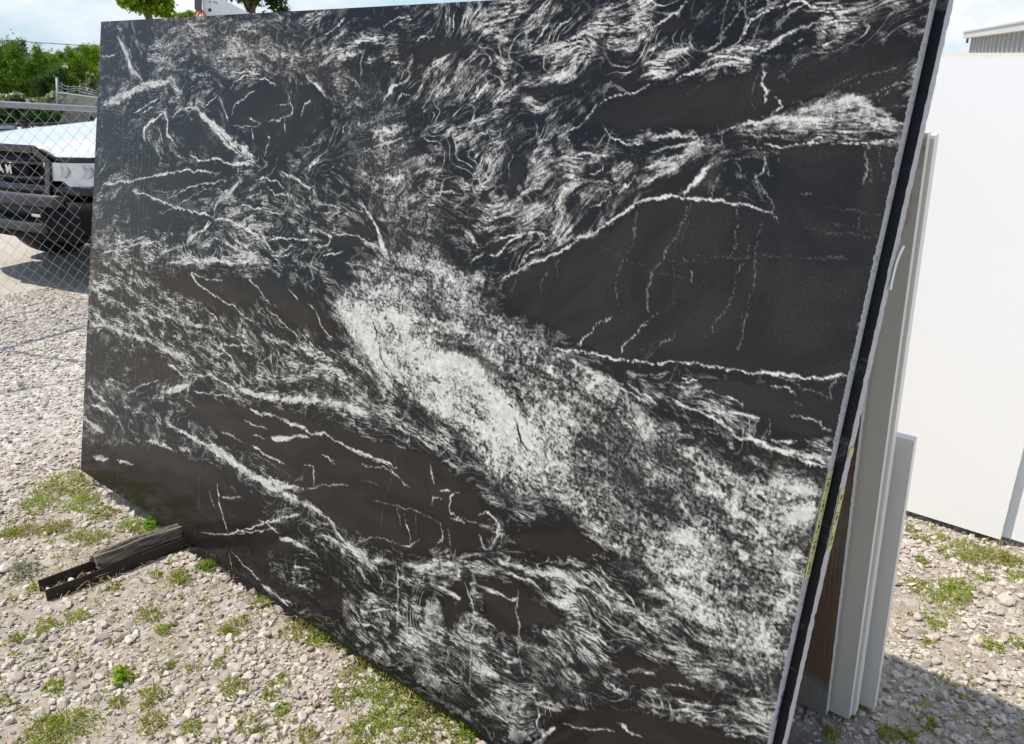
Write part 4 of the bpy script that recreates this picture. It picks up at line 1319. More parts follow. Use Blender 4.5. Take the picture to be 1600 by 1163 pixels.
def brown_back_mat():
    m, n, b, l = node_mat('combed_brown_backing'); co = coords(n)
    wv = noise(n, 4, 3, .6, coords(n, 'Object', (60, 1, 1.2))).outputs['Fac']
    t = noise(n, 5, 5, .65, co).outputs['Fac']
    c = mixc(n, t, (.10, .068, .044), (.23, .145, .085))
    c = mixc(n, ramp(n, wv, [(.42, (0,) * 3), (.6, (.35,) * 3)]), c, (.09, .06, .038))
    c = mixc(n, ramp(n, noise(n, 2.6, 6, .7, co, .8).outputs['Fac'], [(.5, (0,) * 3), (.66, (.7,) * 3)]), c, (.24, .20, .155))
    sep = n.nodes.new('ShaderNodeSeparateXYZ'); l.new(co, sep.inputs[0])
    edge = math_node(n, 'ADD', sep.outputs[2], math_node(n, 'MULTIPLY', math_node(n, 'SUBTRACT', t, .5), .22))
    low = ramp(n, edge, [(.085, (1,) * 3), (.115, (0,) * 3)])       # bare stone below the glued backing
    l.new(mixc(n, low, c, (.22, .21, .19)), b.inputs['Base Color']); b.inputs['Roughness'].default_value = .8
    bump(n, b, wv, .7, .003); return m
brown = lean_slab('backed_slab', [brown_back_mat(), M_EDGE], .35, 2.931, .650, .03, BACKLEAN, 1.52, .022, 1, .0007)
tag(brown, 'stone slab with rust brown combed backing, in shade behind the dark slab edge', 'stone slab', 'slabs leaning on the rack')
g1 = lean_slab('quartz_slab', [M_GREY, M_GREY_EDGE], .30, 2.979, .688, .02, BACKLEAN, 1.525, .0205)
tag(g1, 'tall grey green quartz slab with a brown stain near its foot', 'stone slab', 'slabs leaning on the rack')
g1b = lean_slab('quartz_slab', [M_COOL, M_COOL_EDGE], .32, 2.986, .7115, .02, BACKLEAN, 1.519, .026)
tag(g1b, 'pale quartz slab showing only a thin edge behind the tall grey green one', 'stone slab', 'slabs leaning on the rack')
g2 = lean_slab('quartz_slab', [M_COOL, M_COOL_EDGE], .9, 3.018, .766, .02, BACKLEAN, .835, .022)
tag(g2, 'short pale grey quartz slab at the right end of the rack', 'stone slab', 'slabs leaning on the rack')

# the two big white slabs further back
def white_mat():
    m, n, b, l = node_mat('white_quartz'); co = coords(n)
    t = noise(n, 1.6, 6, .6, co).outputs['Fac']
    c = mixc(n, t, (.80, .80, .785), (.84, .835, .82))
    sm = noise(n, 2.3, 7, .7, coords(n, 'Object', (1, 1, .35)), .6).outputs['Fac']
    c = mixc(n, ramp(n, sm, [(.56, (0,) * 3), (.72, (.35,) * 3)]), c, (.70, .69, .65))
    sep = n.nodes.new('ShaderNodeSeparateXYZ'); l.new(co, sep.inputs[0])
    sp = noise(n, 26, 5, .75, coords(n, 'Object', (1, 1, 1.6))).outputs['Fac']
    lip = ramp(n, math_node(n, 'ADD', sep.outputs[2], math_node(n, 'MULTIPLY', math_node(n, 'SUBTRACT', sp, .5), .05)), [(.0, (0,) * 3), (1, (1,) * 3)])
    mr = n.nodes.new('ShaderNodeMapRange'); mr.inputs['From Min'].default_value = 1.634; mr.inputs['From Max'].default_value = 1.652
    l.new(math_node(n, 'ADD', sep.outputs[2], math_node(n, 'MULTIPLY', math_node(n, 'SUBTRACT', sp, .5), .03)), mr.inputs['Value'])
    c = mixc(n, mr.outputs[0], c, (.78, .74, .62))
    spots = math_node(n, 'MULTIPLY', mr.outputs[0], ramp(n, noise(n, 34, 4, .7, coords(n, 'Object', (1, 1, 3))).outputs['Fac'], [(.60, (0,) * 3), (.66, (1,) * 3)]))
    c = mixc(n, spots, c, (.16, .12, .07))
    l.new(c, b.inputs['Base Color']); b.inputs['Roughness'].default_value = .3
    return m
M_WHITE = white_mat(); M_WEDGE = simple('white_edge', (.70, .70, .68), (.58, .56, .50), .7, scale=20)
WLEAN = math.radians(9)
w1 = lean_slab('white_slab', [M_WHITE, M_WEDGE], .10, 3.076, 1.925, .03, WLEAN, 1.676, .03, 1, .0008)
tag(w1, 'big blank white slab with a stained top lip, standing behind the rack', 'stone slab', 'white slabs at the back')
wb = BASE * 0 + np.array([0, 1.925 + .0315 * math.cos(WLEAN), .03])
w2 = lean_slab('white_slab', [M_WHITE, M_WEDGE], 1.4, 4.7, wb[1], .03 - .0, WLEAN, 1.672, .03)
tag(w2, 'white slab running out of the frame at the right edge, behind the bigger one', 'stone slab', 'white slabs at the back')

# steel rack that carries the slabs
M_RUST = simple('dark_rusted_steel', (.060, .040, .032), (.028, .021, .018), .75, .3, 22, .4)
rack = empty('slab_rack', (.75, .3, 0), 'dark steel channel rail of the slab rack lying on the gravel', 'rack')
RD = np.array([.10, .995, 0]); RD /= np.linalg.norm(RD); RS = np.array([RD[1], -RD[0], 0])
for x0 in (.705, 2.30):
    o0 = np.array([x0, -.455, -.01])
    b = MB()
    b.obox(o0, RS * .005, RD * 1.75, (0, 0, .052)); b.obox(o0 + RS * .072, RS * .005, RD * 1.75, (0, 0, .050)); b.obox(o0 + RS * .005, RS * .067, RD * 1.75, (0, 0, .006))
    b.build('rail', M_RUST, rack, bevel=.0012)
    b = MB(); c0 = o0 + RD * .76 + RS * .012
    b.obox(c0, (.05, 0, 0), (0, .045, 0), (0, .125, 1.55)); b.build('upright', M_RUST, rack)
b = MB(); b.box(.79, 2.50, .372, .402, 1.28, 1.33); b.build('cross_bar', M_RUST, rack)

# weathered timber lying in the rail, its end against the slab
def timber_mat():
    m, n, b, l = node_mat('weathered_timber'); co = coords(n, 'Object', (16, 1.2, 16))
    t = noise(n, 5, 7, .72, co).outputs['Fac']
    l.new(ramp(n, t, [(.38, (.03, .022, .016)), (.47, (.14, .115, .09)), (.66, (.34, .30, .245))]), b.inputs['Base Color'])
    b.inputs['Roughness'].default_value = .9; bump(n, b, t, 1.0, .006); return m
def make_timber():
    r = np.random.default_rng(2); nL, nS = 40, 28; V = []; F = []
    crack = r.random(nS) < .22; groove = np.where(crack, -.0045 - .004 * r.random(nS), 0) + r.normal(0, .0009, nS)
    for i in range(nL):
        t = i / (nL - 1); L_ = .300 * t
        tw = .0255 * (1 - .16 * max(0, t - .6) / .4); wob = .0018 * math.sin(t * 9)
        for k in range(nS):
            a = 2 * math.pi * k / nS; ca, sa = math.cos(a), math.sin(a)
            sq = min(1 / max(abs(ca), abs(sa)), 1.27)
            rr = tw * sq * (.90 if i in (0, nL - 1) else 1) + groove[k] * (.4 + .6 * math.sin(t * 7 + k) ** 2) + r.normal(0, .0006)
            jag = r.normal(0, .009) if i in (0, nL - 1) else 0
            p = np.array([.705, -.455, 0]) + RD * (.178 + L_ + jag) + RS * (.0385 + rr * ca + wob) + np.array([0, 0, .055 + rr * 1.12 * sa - .008 * max(0, t - .7)])
            V.append(p)
    for i in range(nL - 1):
        for k in range(nS): F.append((i * nS + k, i * nS + (k + 1) % nS, (i + 1) * nS + (k + 1) % nS, (i + 1) * nS + k))
    b = MB(); b.add(V, F); b.f.append(tuple(range(nS))[::-1]); b.f.append(tuple((nL - 1) * nS + k for k in range(nS)))
    o = b.build('timber', timber_mat(), None, False)
    return tag(o, 'weathered grey brown timber offcut lying in the steel rail', 'timber')
make_timber()

# ------------------------------------------------------------------ chain-link fence
M_GALV = simple('galvanised_steel', (.36, .37, .38), (.27, .28, .29), .5, .3, 20)
M_WIRE = simple('galvanised_wire', (.60, .60, .58), (.48, .48, .47), .5, .2, 20)
FZ = 1.385
fa = on_plane(0, 163, 2, FZ); FANG = math.radians(97)              # the fence line crosses the view at a slant, its rail dipping a little
fd = np.array([math.cos(FANG), math.sin(FANG), 0.0])
_r = ray(150, 171); _m = np.array([[fd[0], -_r[0]], [fd[1], -_r[1]]]); _s, _t = np.linalg.solve(_m, (CAM - fa)[:2])
DIP = (CAM[2] + _t * _r[2] - FZ) / _s                              # rail slope along the fence
fence = empty('chain_link_fence', (fa[0] + fd[0] * .3, fa[1] + fd[1] * .3, 0), 'galvanised chain link fence with round top rail in front of the pickup truck', 'fence')
f0, f1 = -1.6, 2.1
fp = lambda s, z, d=0.0: np.array([fa[0] + fd[0] * s - fd[1] * d, fa[1] + fd[1] * s + fd[0] * d, z + DIP * s * min(max(z, 0) / FZ, 1.03)])
MB().tube([fp(f0, FZ), fp(f1, FZ)], .021, 12).build('top_rail', M_GALV, fence, True)
for s in (f0, f1):
    MB().tube([fp(s, -.05), fp(s, FZ + .03)], .030, 12).build('post', M_GALV, fence, True)
MB().tube([fp(f0, .045), fp(f1, .045)], .002, 5).build('tension_wire', M_GALV, fence, True)
def chain_mesh():
    cell = .045; V = []; F = []; o = 0; n = int((f1 - f0) / (2 * cell)) ; rows = int((FZ - .03) / (cell * 1.02)); rw = .0019
    k4 = np.array([[1, 0], [0, 1], [-1, 0], [0, -1]]) * rw
    for i in range(n):
        for ph in (0, 1):
            # each wire zigzags up between two columns; neighbours hook round each other
            s0 = f0 + .03 + 2 * cell * i + cell * ph
            pts = []
            for j in range(rows + 1):
                s = s0 + (cell if (j % 2) == (1 - ph) else 0); z = .035 + j * (FZ - .02 - .035) / rows
                pts.append((s, z + .004 * math.sin(i * 1.7 + j), (.002 if j % 2 else -.002)))
            pts = np.array(pts)
            for (s, z, d) in pts:
                for e in k4: V.append(fp(s + e[0] * .8, z, d + e[1]))
            for j in range(rows):
                for k in range(4): F.append((o + j * 4 + k, o + j * 4 + (k + 1) % 4, o + (j + 1) * 4 + (k + 1) % 4, o + (j + 1) * 4 + k))
            o += 4 * len(pts)
    b = raw_mesh('wire_mesh', V, F, M_WIRE, fence, True); tag(b, kind='stuff')
chain_mesh()

# ------------------------------------------------------------------ pickup truck, front to the camera side
TO = np.array([-3.57, 1.14]); TA = math.radians(12)
TS = np.array([math.cos(TA), math.sin(TA)]); TB = np.array([-math.sin(TA), math.cos(TA)])
def tp(s, d, z):
    """s to the truck's left, d back from its nose, z up"""
    q = TO + TS * s + TB * d; return np.array([q[0], q[1], z])
def nose(s): return .20 * abs(s) ** 2.6                             # the front bows back towards the corners
truck = empty('pickup_truck', (TO[0], TO[1], 0), 'white pickup truck with black grille and bumper parked behind the fence', 'pickup truck')
M_PAINT = simple('white_car_paint', (.66, .67, .68), (.63, .64, .65), .22, 0, 2, coat=.6)
M_BLACK = simple('gloss_black_trim', (.008, .008, .012), (.005, .005, .008), .25, 0, 5, coat=.15)
M_PLAST = simple('black_plastic', (.009, .009, .011), (.006, .006, .007), .7, 0, 30, spec=.12)
M_MESHB = simple('grille_mesh', (.010, .010, .010), (.004, .004, .004), .5, 0, 90)
M_CHROME = simple('chrome', (.75, .75, .76), (.6, .6, .62), .15, 1, 5)
M_TYRE = simple('tyre_rubber', (.022, .021, .020), (.014, .014, .014), .85, 0, 30, .3)
M_RIM = simple('alloy_rim', (.40, .40, .41), (.3, .3, .3), .35, .8, 10)
M_LENS = simple('headlamp_lens', (.84, .85, .86), (.62, .64, .66), .12, 0, 9, coat=1)
M_LAMPIN = simple('lamp_inner', (.50, .52, .54), (.30, .32, .34), .25, .3, 9)
M_GLASSD = simple('tinted_glass', (.02, .025, .028), (.015, .02, .02), .05, 0, 3)
def surf(fn, us, vs, name, mat, parent, smooth=True, solid=None):
    V = [fn(u, v) for v in vs for u in us]; n = len(us)
    F = [(j * n + i, j * n + i + 1, (j + 1) * n + i + 1, (j + 1) * n + i) for j in range(len(vs) - 1) for i in range(n - 1)]
    b = MB(); b.add(V, F)
    if solid is not None:                                            # close it with an underside
        o = len(b.v); b.add([np.array(p) + solid for p in V], [q[::-1] for q in F])
        m = len(vs); ring = [i for i in range(n)] + [j * n + n - 1 for j in range(1, m)] + [(m - 1) * n + i for i in range(n - 2, -1, -1)] + [j * n for j in range(m - 2, 0, -1)]
        for a_, c_ in zip(ring, ring[1:] + ring[:1]): b.f.append((a_, c_, c_ + o, a_ + o))
    return b.build(name, mat, parent, smooth)
def lip(s):                                                          # height of the hood's front lip
    a = abs(s); t = min(max((a - .40) / .24, 0), 1); return 1.085 - .075 * (t * t * (3 - 2 * t)) + .012 * max(0, a - .64)
def hood(s, t):
    d = nose(s) + .03 + 1.35 * t; e = min(t / .32, 1)
    z = lip(s) + (1.102 - .03 * s * s - lip(s)) * (1 - (1 - e) ** 2.0) + .045 * t
    z += .012 * math.exp(-((abs(s) - .52) / .12) ** 2) * e           # pressed ridge along each side
    return tp(s, d, z - .06 * max(0, abs(s) - .86) / .12)
ss = list(np.linspace(-.98, .98, 45)); tt = [0, .01, .03, .06, .1, .16, .24, .34, .5, .7, .85, 1]
surf(hood, ss, tt, 'hood', M_PAINT, truck, True, np.array([0, 0, -.03]))
surf(lambda s, t: tp(s, nose(s) + .012, lip(s) - .004 - .034 * t), ss, [0, .35, 1], 'hood_trim', M_BLACK, truck, True, np.array([*(TB * .05), 0]))
# grille: dark mesh set back in a gloss black surround, bars across, chrome letters on the middle bar
gx_, gz0, gz1 = .47, .705, 1.045
surf(lambda s, t: tp(s, nose(s) + .10, gz0 + (gz1 - gz0) * t), list(np.linspace(-gx_ - .05, gx_ + .05, 21)), [0, .5, 1], 'grille_mesh', M_MESHB, truck, True, np.array([*(TB * .03), 0]))
b = MB()
outer = [(-.56, .98), (-.42, 1.075), (.42, 1.075), (.56, .98), (.50, .72), (.40, .665), (-.40, .665), (-.50, .72)]
inner = [(-.485, .965), (-.385, 1.025), (.385, 1.025), (.485, .965), (.435, .745), (.36, .715), (-.36, .715), (-.435, .745)]
for k in range(8):
    k2 = (k + 1) % 8
    q = [outer[k], outer[k2], inner[k2], inner[k]]
    f_ = [tp(s, nose(s) - .005 + (.02 if i > 1 else 0), z) for i, (s, z) in enumerate(q)]; g_ = [tp(s, nose(s) + .11, z) for s, z in q]
    b.add(f_ + g_, [(0, 1, 2, 3), (7, 6, 5, 4), (0, 4, 5, 1), (2, 6, 7, 3), (1, 5, 6, 2), (0, 3, 7, 4)])
sur = b.build('grille_surround', M_BLACK, truck, bevel=.008)
def bar(z0, z1, s0, s1, d0, nm, mat, parent, dd=.05, n=15):
    return surf(lambda s, t: tp(s, nose(s) + d0, z0 + (z1 - z0) * t), list(np.linspace(s0, s1, n)), [0, .5, 1], nm, mat, parent, True, np.array([*(TB * dd), 0]))
for zc, hw in ((.955, .012), (.845, .012), (.785, .008)):
    bar(zc - hw, zc + hw, -.45, .45, .03, 'grille_bar', M_BLACK, truck)
bar(.862, .945, -.30, .30, .035, 'badge_bar', M_PLAST, truck)
fc = bpy.data.curves.new('letters', 'FONT'); fc.body = 'RAM'; fc.size = .088; fc.extrude = .006; fc.align_x = 'CENTER'; fc.space_character = 1.8; fc.offset = .004
tmp = bpy.data.objects.new('letters_tmp', fc); COL.objects.link(tmp)
dg = bpy.context.evaluated_depsgraph_get(); me = bpy.data.meshes.new_from_object(tmp.evaluated_get(dg)); bpy.data.objects.remove(tmp)
me.transform(Matrix(((TS[0], 0, -TB[0] * 1, tp(0, .026, .872)[0]), (TS[1], 0, -TB[1] * 1, tp(0, .026, .872)[1]), (0, 1, 0, .872), (0, 0, 0, 1))))
link('chrome_letters', me, M_CHROME, truck)
# headlamps with a stepped lower edge
for sg in (1, -1):
    top = [(.475, .966), (.60, .968), (.76, .970), (.93, .972), (1.0, .970)]
    bot = [(.495, .836), (.61, .838), (.665, .795), (.90, .808), (1.0, .815)]
    b = MB(); F_ = []; V_ = []
    for (s, z) in top: V_.append(tp(sg * s, nose(s) + .012 + .10 * max(0, s - .93) / .07, z))
    for (s, z) in bot: V_.append(tp(sg * s, nose(s) + .022 + .10 * max(0, s - .93) / .07, z))
    back = [p + np.array([*(TB * .12), 0]) for p in V_]; n = 5
    F_ = [(i, i + 1, n + i + 1, n + i) for i in range(4)] + [(10 + i + 1, 10 + i, 15 + i, 15 + i + 1) for i in range(4)]
    ring = [0, 1, 2, 3, 4, 9, 8, 7, 6, 5]
    F_ += [(a_, c_, c_ + 10, a_ + 10) for a_, c_ in zip(ring, ring[1:] + ring[:1])]
    b.add(V_ + back, F_); hl = b.build('headlight', M_LENS, truck, bevel=.004)
    for cs in (.62, .80):
        b = MB(); c_ = tp(sg * cs, nose(cs) + .0135, .905); V_ = [c_ + np.array([*(TB * .004), 0])]
        for k in range(20):
            a_ = 2 * math.pi * k / 20; V_.append(c_ + np.array([TS[0] * math.cos(a_) * .072, TS[1] * math.cos(a_) * .072, math.sin(a_) * .042]))
        for k in range(20):
            a_ = 2 * math.pi * k / 20; V_.append(c_ + np.array([TB[0] * .012, TB[1] * .012, 0]) + np.array([TS[0] * math.cos(a_) * .078, TS[1] * math.cos(a_) * .078, math.sin(a_) * .046]))
        b.add(V_, [(0, 1 + k, 1 + (k + 1) % 20) for k in range(20)] + [(1 + k, 21 + k, 21 + (k + 1) % 20, 1 + (k + 1) % 20) for k in range(20)])
        b.build('lamp_reflector', M_LAMPIN, hl, False)
# bumper in three courses with a fog-light pocket
def bump_s(z, t): return tp
bar(.735, .800, -.99, .99, .015, 'bumper_top', M_BLACK, truck, .25, 31)
bar(.655, .735, -.60, .60, -.035, 'bumper_bar', simple('satin_grey_bar', (.035, .035, .04), (.025, .025, .028), .45, 0, 10), truck, .2, 21)
surf(lambda s, t: tp(s, nose(s) - .02 + .05 * abs(t - .45), .455 + .235 * t), list(np.linspace(.40, 1.0, 14)), [0, .2, .45, .7, 1], 'bumper_corner', M_PLAST, truck, True, np.array([*(TB * .30), 0]))
surf(lambda s, t: tp(s, nose(s) - .02 + .05 * abs(t - .45), .455 + .235 * t), list(np.linspace(-1.0, -.40, 14)), [0, .2, .45, .7, 1], 'bumper_corner', M_PLAST, truck, True, np.array([*(TB * .30), 0]))
bar(.525, .655, -.40, .40, .08, 'lower_grille', M_MESHB, truck, .1)
bar(.455, .525, -.42, .42, -.015, 'bumper_lip', simple('satin_grey_bar', (.1,) * 3), truck, .25)
bar(.385, .455, -.90, .90, .05, 'air_dam', M_PLAST, truck, .06, 25)
for sg in (1, -1):
    b = MB(); b.obox(tp(sg * .36, -.045, .585), np.array([*(TS * sg * .10), 0]), np.array([*(TB * .05), 0]), (0, 0, .022)); b.build('tow_hook', M_CHROME, truck, bevel=.004)
# body sides, cab and bed
def side(sg):
    prof = [(.10, .80), (.10, 1.00), (.30, 1.04), (1.42, 1.10), (5.55, 1.12), (5.60, .55), (4.95, .52), (4.86, .82), (4.62, 1.0), (4.25, 1.0), (4.02, .82), (3.92, .50), (1.34, .46), (1.25, .80), (1.02, .98), (.64, .98), (.40, .80), (.33, .60), (.28, .56)]
    b = MB(); b.prism([tp(sg * (.99 - (.0 if d > .3 else .04)), d + .16, z) for d, z in prof], np.array([*(TS * -sg * .06), 0])); return b
for sg in (1, -1):
    side(sg).build('body_side', M_PAINT, truck, bevel=.012)
    for d in (.98, 4.60):
        b = MB(); c_ = tp(sg * .93, d, .40); n = 28; prof = [(.30, -.12), (.385, -.125), (.405, -.09), (.41, 0), (.405, .09), (.385, .125), (.30, .12)]
        V_ = []; F_ = []
        for k in range(n):
            a_ = 2 * math.pi * k / n
            for (rr, w_) in prof: V_.append(c_ + np.array([*(TB * rr * math.cos(a_) + TS * w_), rr * math.sin(a_)]))
        m_ = len(prof)
        for k in range(n):
            for i in range(m_): F_.append((k * m_ + i, k * m_ + (i + 1) % m_, ((k + 1) % n) * m_ + (i + 1) % m_, ((k + 1) % n) * m_ + i))
        b.add(V_, F_); wh = empty('wheel', (0, 0, 0)); COL.objects.unlink(wh); bpy.data.objects.remove(wh)
        ty = b.build('tyre', M_TYRE, truck, True)
        b = MB(); b.tube([c_ + np.array([*(TS * -.08), 0]), c_ + np.array([*(TS * .08), 0])], .30, 24); b.build('rim', M_RIM, ty)
b = MB(); cabp = [(1.50, 1.10), (2.25, 1.86), (2.6, 1.93), (3.75, 1.90), (3.95, 1.10)]
V0 = [tp(-.93 + .12 * (z > 1.5), d, z) for d, z in cabp]; V1 = [tp(.93 - .12 * (z > 1.5), d, z) for d, z in cabp]; n = 5
b.add(V0 + V1, [tuple(range(n)), tuple(range(n, 2 * n))[::-1]] + [(i, (i + 1) % n, n + (i + 1) % n, n + i) for i in range(n)])
b.build('cab', M_PAINT, truck, bevel=.03)
b = MB(); b.prism([tp(-.80, 1.585, 1.16), tp(.80, 1.585, 1.16), tp(.70, 2.17, 1.80), tp(-.70, 2.17, 1.80)], np.array([*(TB * -.03), .02])); b.build('windshield', M_GLASSD, truck, bevel=.006)
b = MB(); b.obox(tp(-.93, .25, .45), np.array([*(TS * 1.86), 0]), np.array([*(TB * 5.2), 0]), (0, 0, .12)); b.build('underbody', M_PLAST, truck)
b = MB(); b.obox(tp(-.90, .35, .58), np.array([*(TS * 1.80), 0]), np.array([*(TB * .25), 0]), (0, 0, .40)); b.build('radiator_support', M_PLAST, truck)
b = MB(); b.obox(tp(-.93, 4.0, .60), np.array([*(TS * 1.86), 0]), np.array([*(TB * 1.6), 0]), (0, 0, .40)); b.build('bed', M_PAINT, truck)

# ------------------------------------------------------------------ far things beyond the fence
def metres(px, dist): return px * dist / 1411.0
gb = far_at(4, 200, 13)
bin_ = empty('trash_bin', (gb[0], gb[1], 0), 'dark green wheeled bin at the left edge beyond the truck', 'bin')
M_BIN = simple('dark_green_plastic', (.012, .055, .038), (.008, .035, .025), .45, 0, 6)
az = math.atan2(gb[1] - CAM[1], gb[0] - CAM[0]); rt = np.array([math.sin(az), -math.cos(az), 0]); bk_ = np.array([math.cos(az), math.sin(az), 0])
c0 = np.array([gb[0], gb[1], 0])
b = MB(); 
lo = [c0 + rt * (-.36 + .04) + bk_ * 0, c0 + rt * (.11 - .02), c0 + rt * (.11 - .02) + bk_ * .5, c0 + rt * (-.36 + .04) + bk_ * .5]
hi = [c0 - rt * .38 + np.array([0, 0, .74]), c0 + rt * .115 + np.array([0, 0, .74]), c0 + rt * .115 + bk_ * .56 + np.array([0, 0, .74]), c0 - rt * .38 + bk_ * .56 + np.array([0, 0, .74])]
b.add(lo + hi, [(0, 1, 2, 3), (7, 6, 5, 4), (0, 4, 5, 1), (1, 5, 6, 2), (2, 6, 7, 3), (3, 7, 4, 0)]); b.build('bin_body', M_BIN, bin_, bevel=.02)
b = MB(); b.obox(hi[0] - rt * .02 - bk_ * .03 + np.array([0, 0, .005]), rt * .54, bk_ * .62, (0, 0, .07)); b.build('bin_lid', M_BIN, bin_, bevel=.02)

barr = empty('barrier_rail', (*far_at(80, 200, 20.5)[:2], 0), 'low black two rail barrier along the far edge of the lot', 'barrier')
M_BLK = simple('black_painted_steel', (.012, .012, .013), (.008, .008, .008), .6, 0, 10)
for py_, nm in ((178.5, 'rail'), (187.5, 'rail')):
    a_ = far_at(-130, py_, 20.5); c_ = far_at(260, py_, 20.5); z_ = 1.671 - (py_ - 89.9) * 20.5 / 1411
    MB().tube([(a_[0], a_[1], z_), (c_[0], c_[1], z_)], .035, 8).build(nm, M_BLK, barr)
for px_ in (-100, 27, 150, 240):
    t_ = (px_ + 130) / 390; a_ = far_at(-130, 200, 20.5); c_ = far_at(260, 200, 20.5); p_ = a_ * (1 - t_) + c_ * t_
    MB().tube([(p_[0], p_[1], -.05), (p_[0], p_[1], .48)], .05, 8).build('barrier_post', M_BLK, barr)
yb = far_at(143, 198, 16.5)
ybx = empty('marker_box', (yb[0], yb[1], 0), 'small yellow and green utility box beyond the truck hood', 'utility box')
az = math.atan2(yb[1] - CAM[1], yb[0] - CAM[0]); rt = np.array([math.sin(az), -math.cos(az), 0]); bk_ = np.array([math.cos(az), math.sin(az), 0]); c0 = np.array([yb[0], yb[1], 0])
b = MB(); b.obox(c0 - rt * .055, rt * .075, bk_ * .12, (0, 0, .47)); b.build('yellow_case', simple('yellow_case', (.62, .52, .16), (.5, .42, .14), .6), ybx, bevel=.01)
b = MB(); b.obox(c0 + rt * .022, rt * .04, bk_ * .12, (0, 0, .45)); b.build('green_case', simple('green_case', (.05, .20, .12), (.03, .15, .09), .6), ybx, bevel=.01)

# second fence with barbed wire on the slope below the lot
bf = empty('barbed_wire_fence', (*far_at(90, 150, 25)[:2], float(terrain(*far_at(90, 150, 25)[:2]))), 'far chain link fence with tall end post and barbed wire strands', 'fence')
def fpt(px, py, dist): q = far_at(px, py, dist); return np.array([q[0], q[1], q[2]])
top = fpt(89, 121, 25); MB().tube([fpt(92, 214, 25), tuple(top)], .032, 10).build('post', M_GALV, bf, True)
MB().tube([top + [0, 0, -.02], fpt(84, 118.5, 24.8)], .012, 6).build('barb_arm', M_GALV, bf)
MB().tube([fpt(90, 145, 25), fpt(152, 153, 22.5), fpt(240, 165, 20.8)], .02, 8).build('top_rail', M_GALV, bf, True)
for k, (a_, c_) in enumerate((((91, 128), (152, 143)), ((91, 133), (152, 146)), ((91, 139), (152, 149)))):
    pts = [fpt(a_[0] + (c_[0] - a_[0]) * t, a_[1] + (c_[1] - a_[1]) * t + 5 * math.sin(math.pi * t * (2 + k * .4)) * (1 - t), 25 - 2.5 * t) for t in np.linspace(0, 1, 14)]
    b = MB(); b.tube(pts, .005, 4)
    for p_ in pts[1:-1:2]: b.tube([p_ + [0, 0, -.05], p_ + [.02, .02, .05]], .004, 3)
    b.build('barbed_strand', M_GALV, bf)
b = MB()
for k in range(34):
    t = k / 33
    for sgn in (1, -1):
        p0 = fpt(90 + 62 * t, 146 + 8 * t, 25 - 2.5 * t); p1 = p0 + np.array([fd[0], fd[1], 0]) * sgn * .9
        b.tube([p0, (p1[0], p1[1], p0[2] - 1.3)], .004, 3)
tag(b.build('wire_mesh', M_WIRE, bf), kind='stuff')

# ------------------------------------------------------------------ trees and shrubs
def bark(): return simple('bark', (.12, .09, .065), (.06, .045, .035), .95, 0, 12, .5)
M_TREE = {
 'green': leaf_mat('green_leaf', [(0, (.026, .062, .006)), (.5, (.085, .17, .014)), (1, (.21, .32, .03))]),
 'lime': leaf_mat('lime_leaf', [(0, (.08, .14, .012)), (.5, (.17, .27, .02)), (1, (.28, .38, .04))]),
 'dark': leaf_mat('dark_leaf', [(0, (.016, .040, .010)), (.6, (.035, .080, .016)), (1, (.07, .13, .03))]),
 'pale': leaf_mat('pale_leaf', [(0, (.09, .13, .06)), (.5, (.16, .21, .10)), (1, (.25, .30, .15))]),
 'dull': leaf_mat('dull_leaf', [(0, (.05, .08, .035)), (.6, (.085, .12, .055)), (1, (.12, .16, .08))]),
}
M_BLOSSOM = leaf_mat('white_blossom', [(0, (.55, .52, .45)), (1, (.80, .78, .72))])
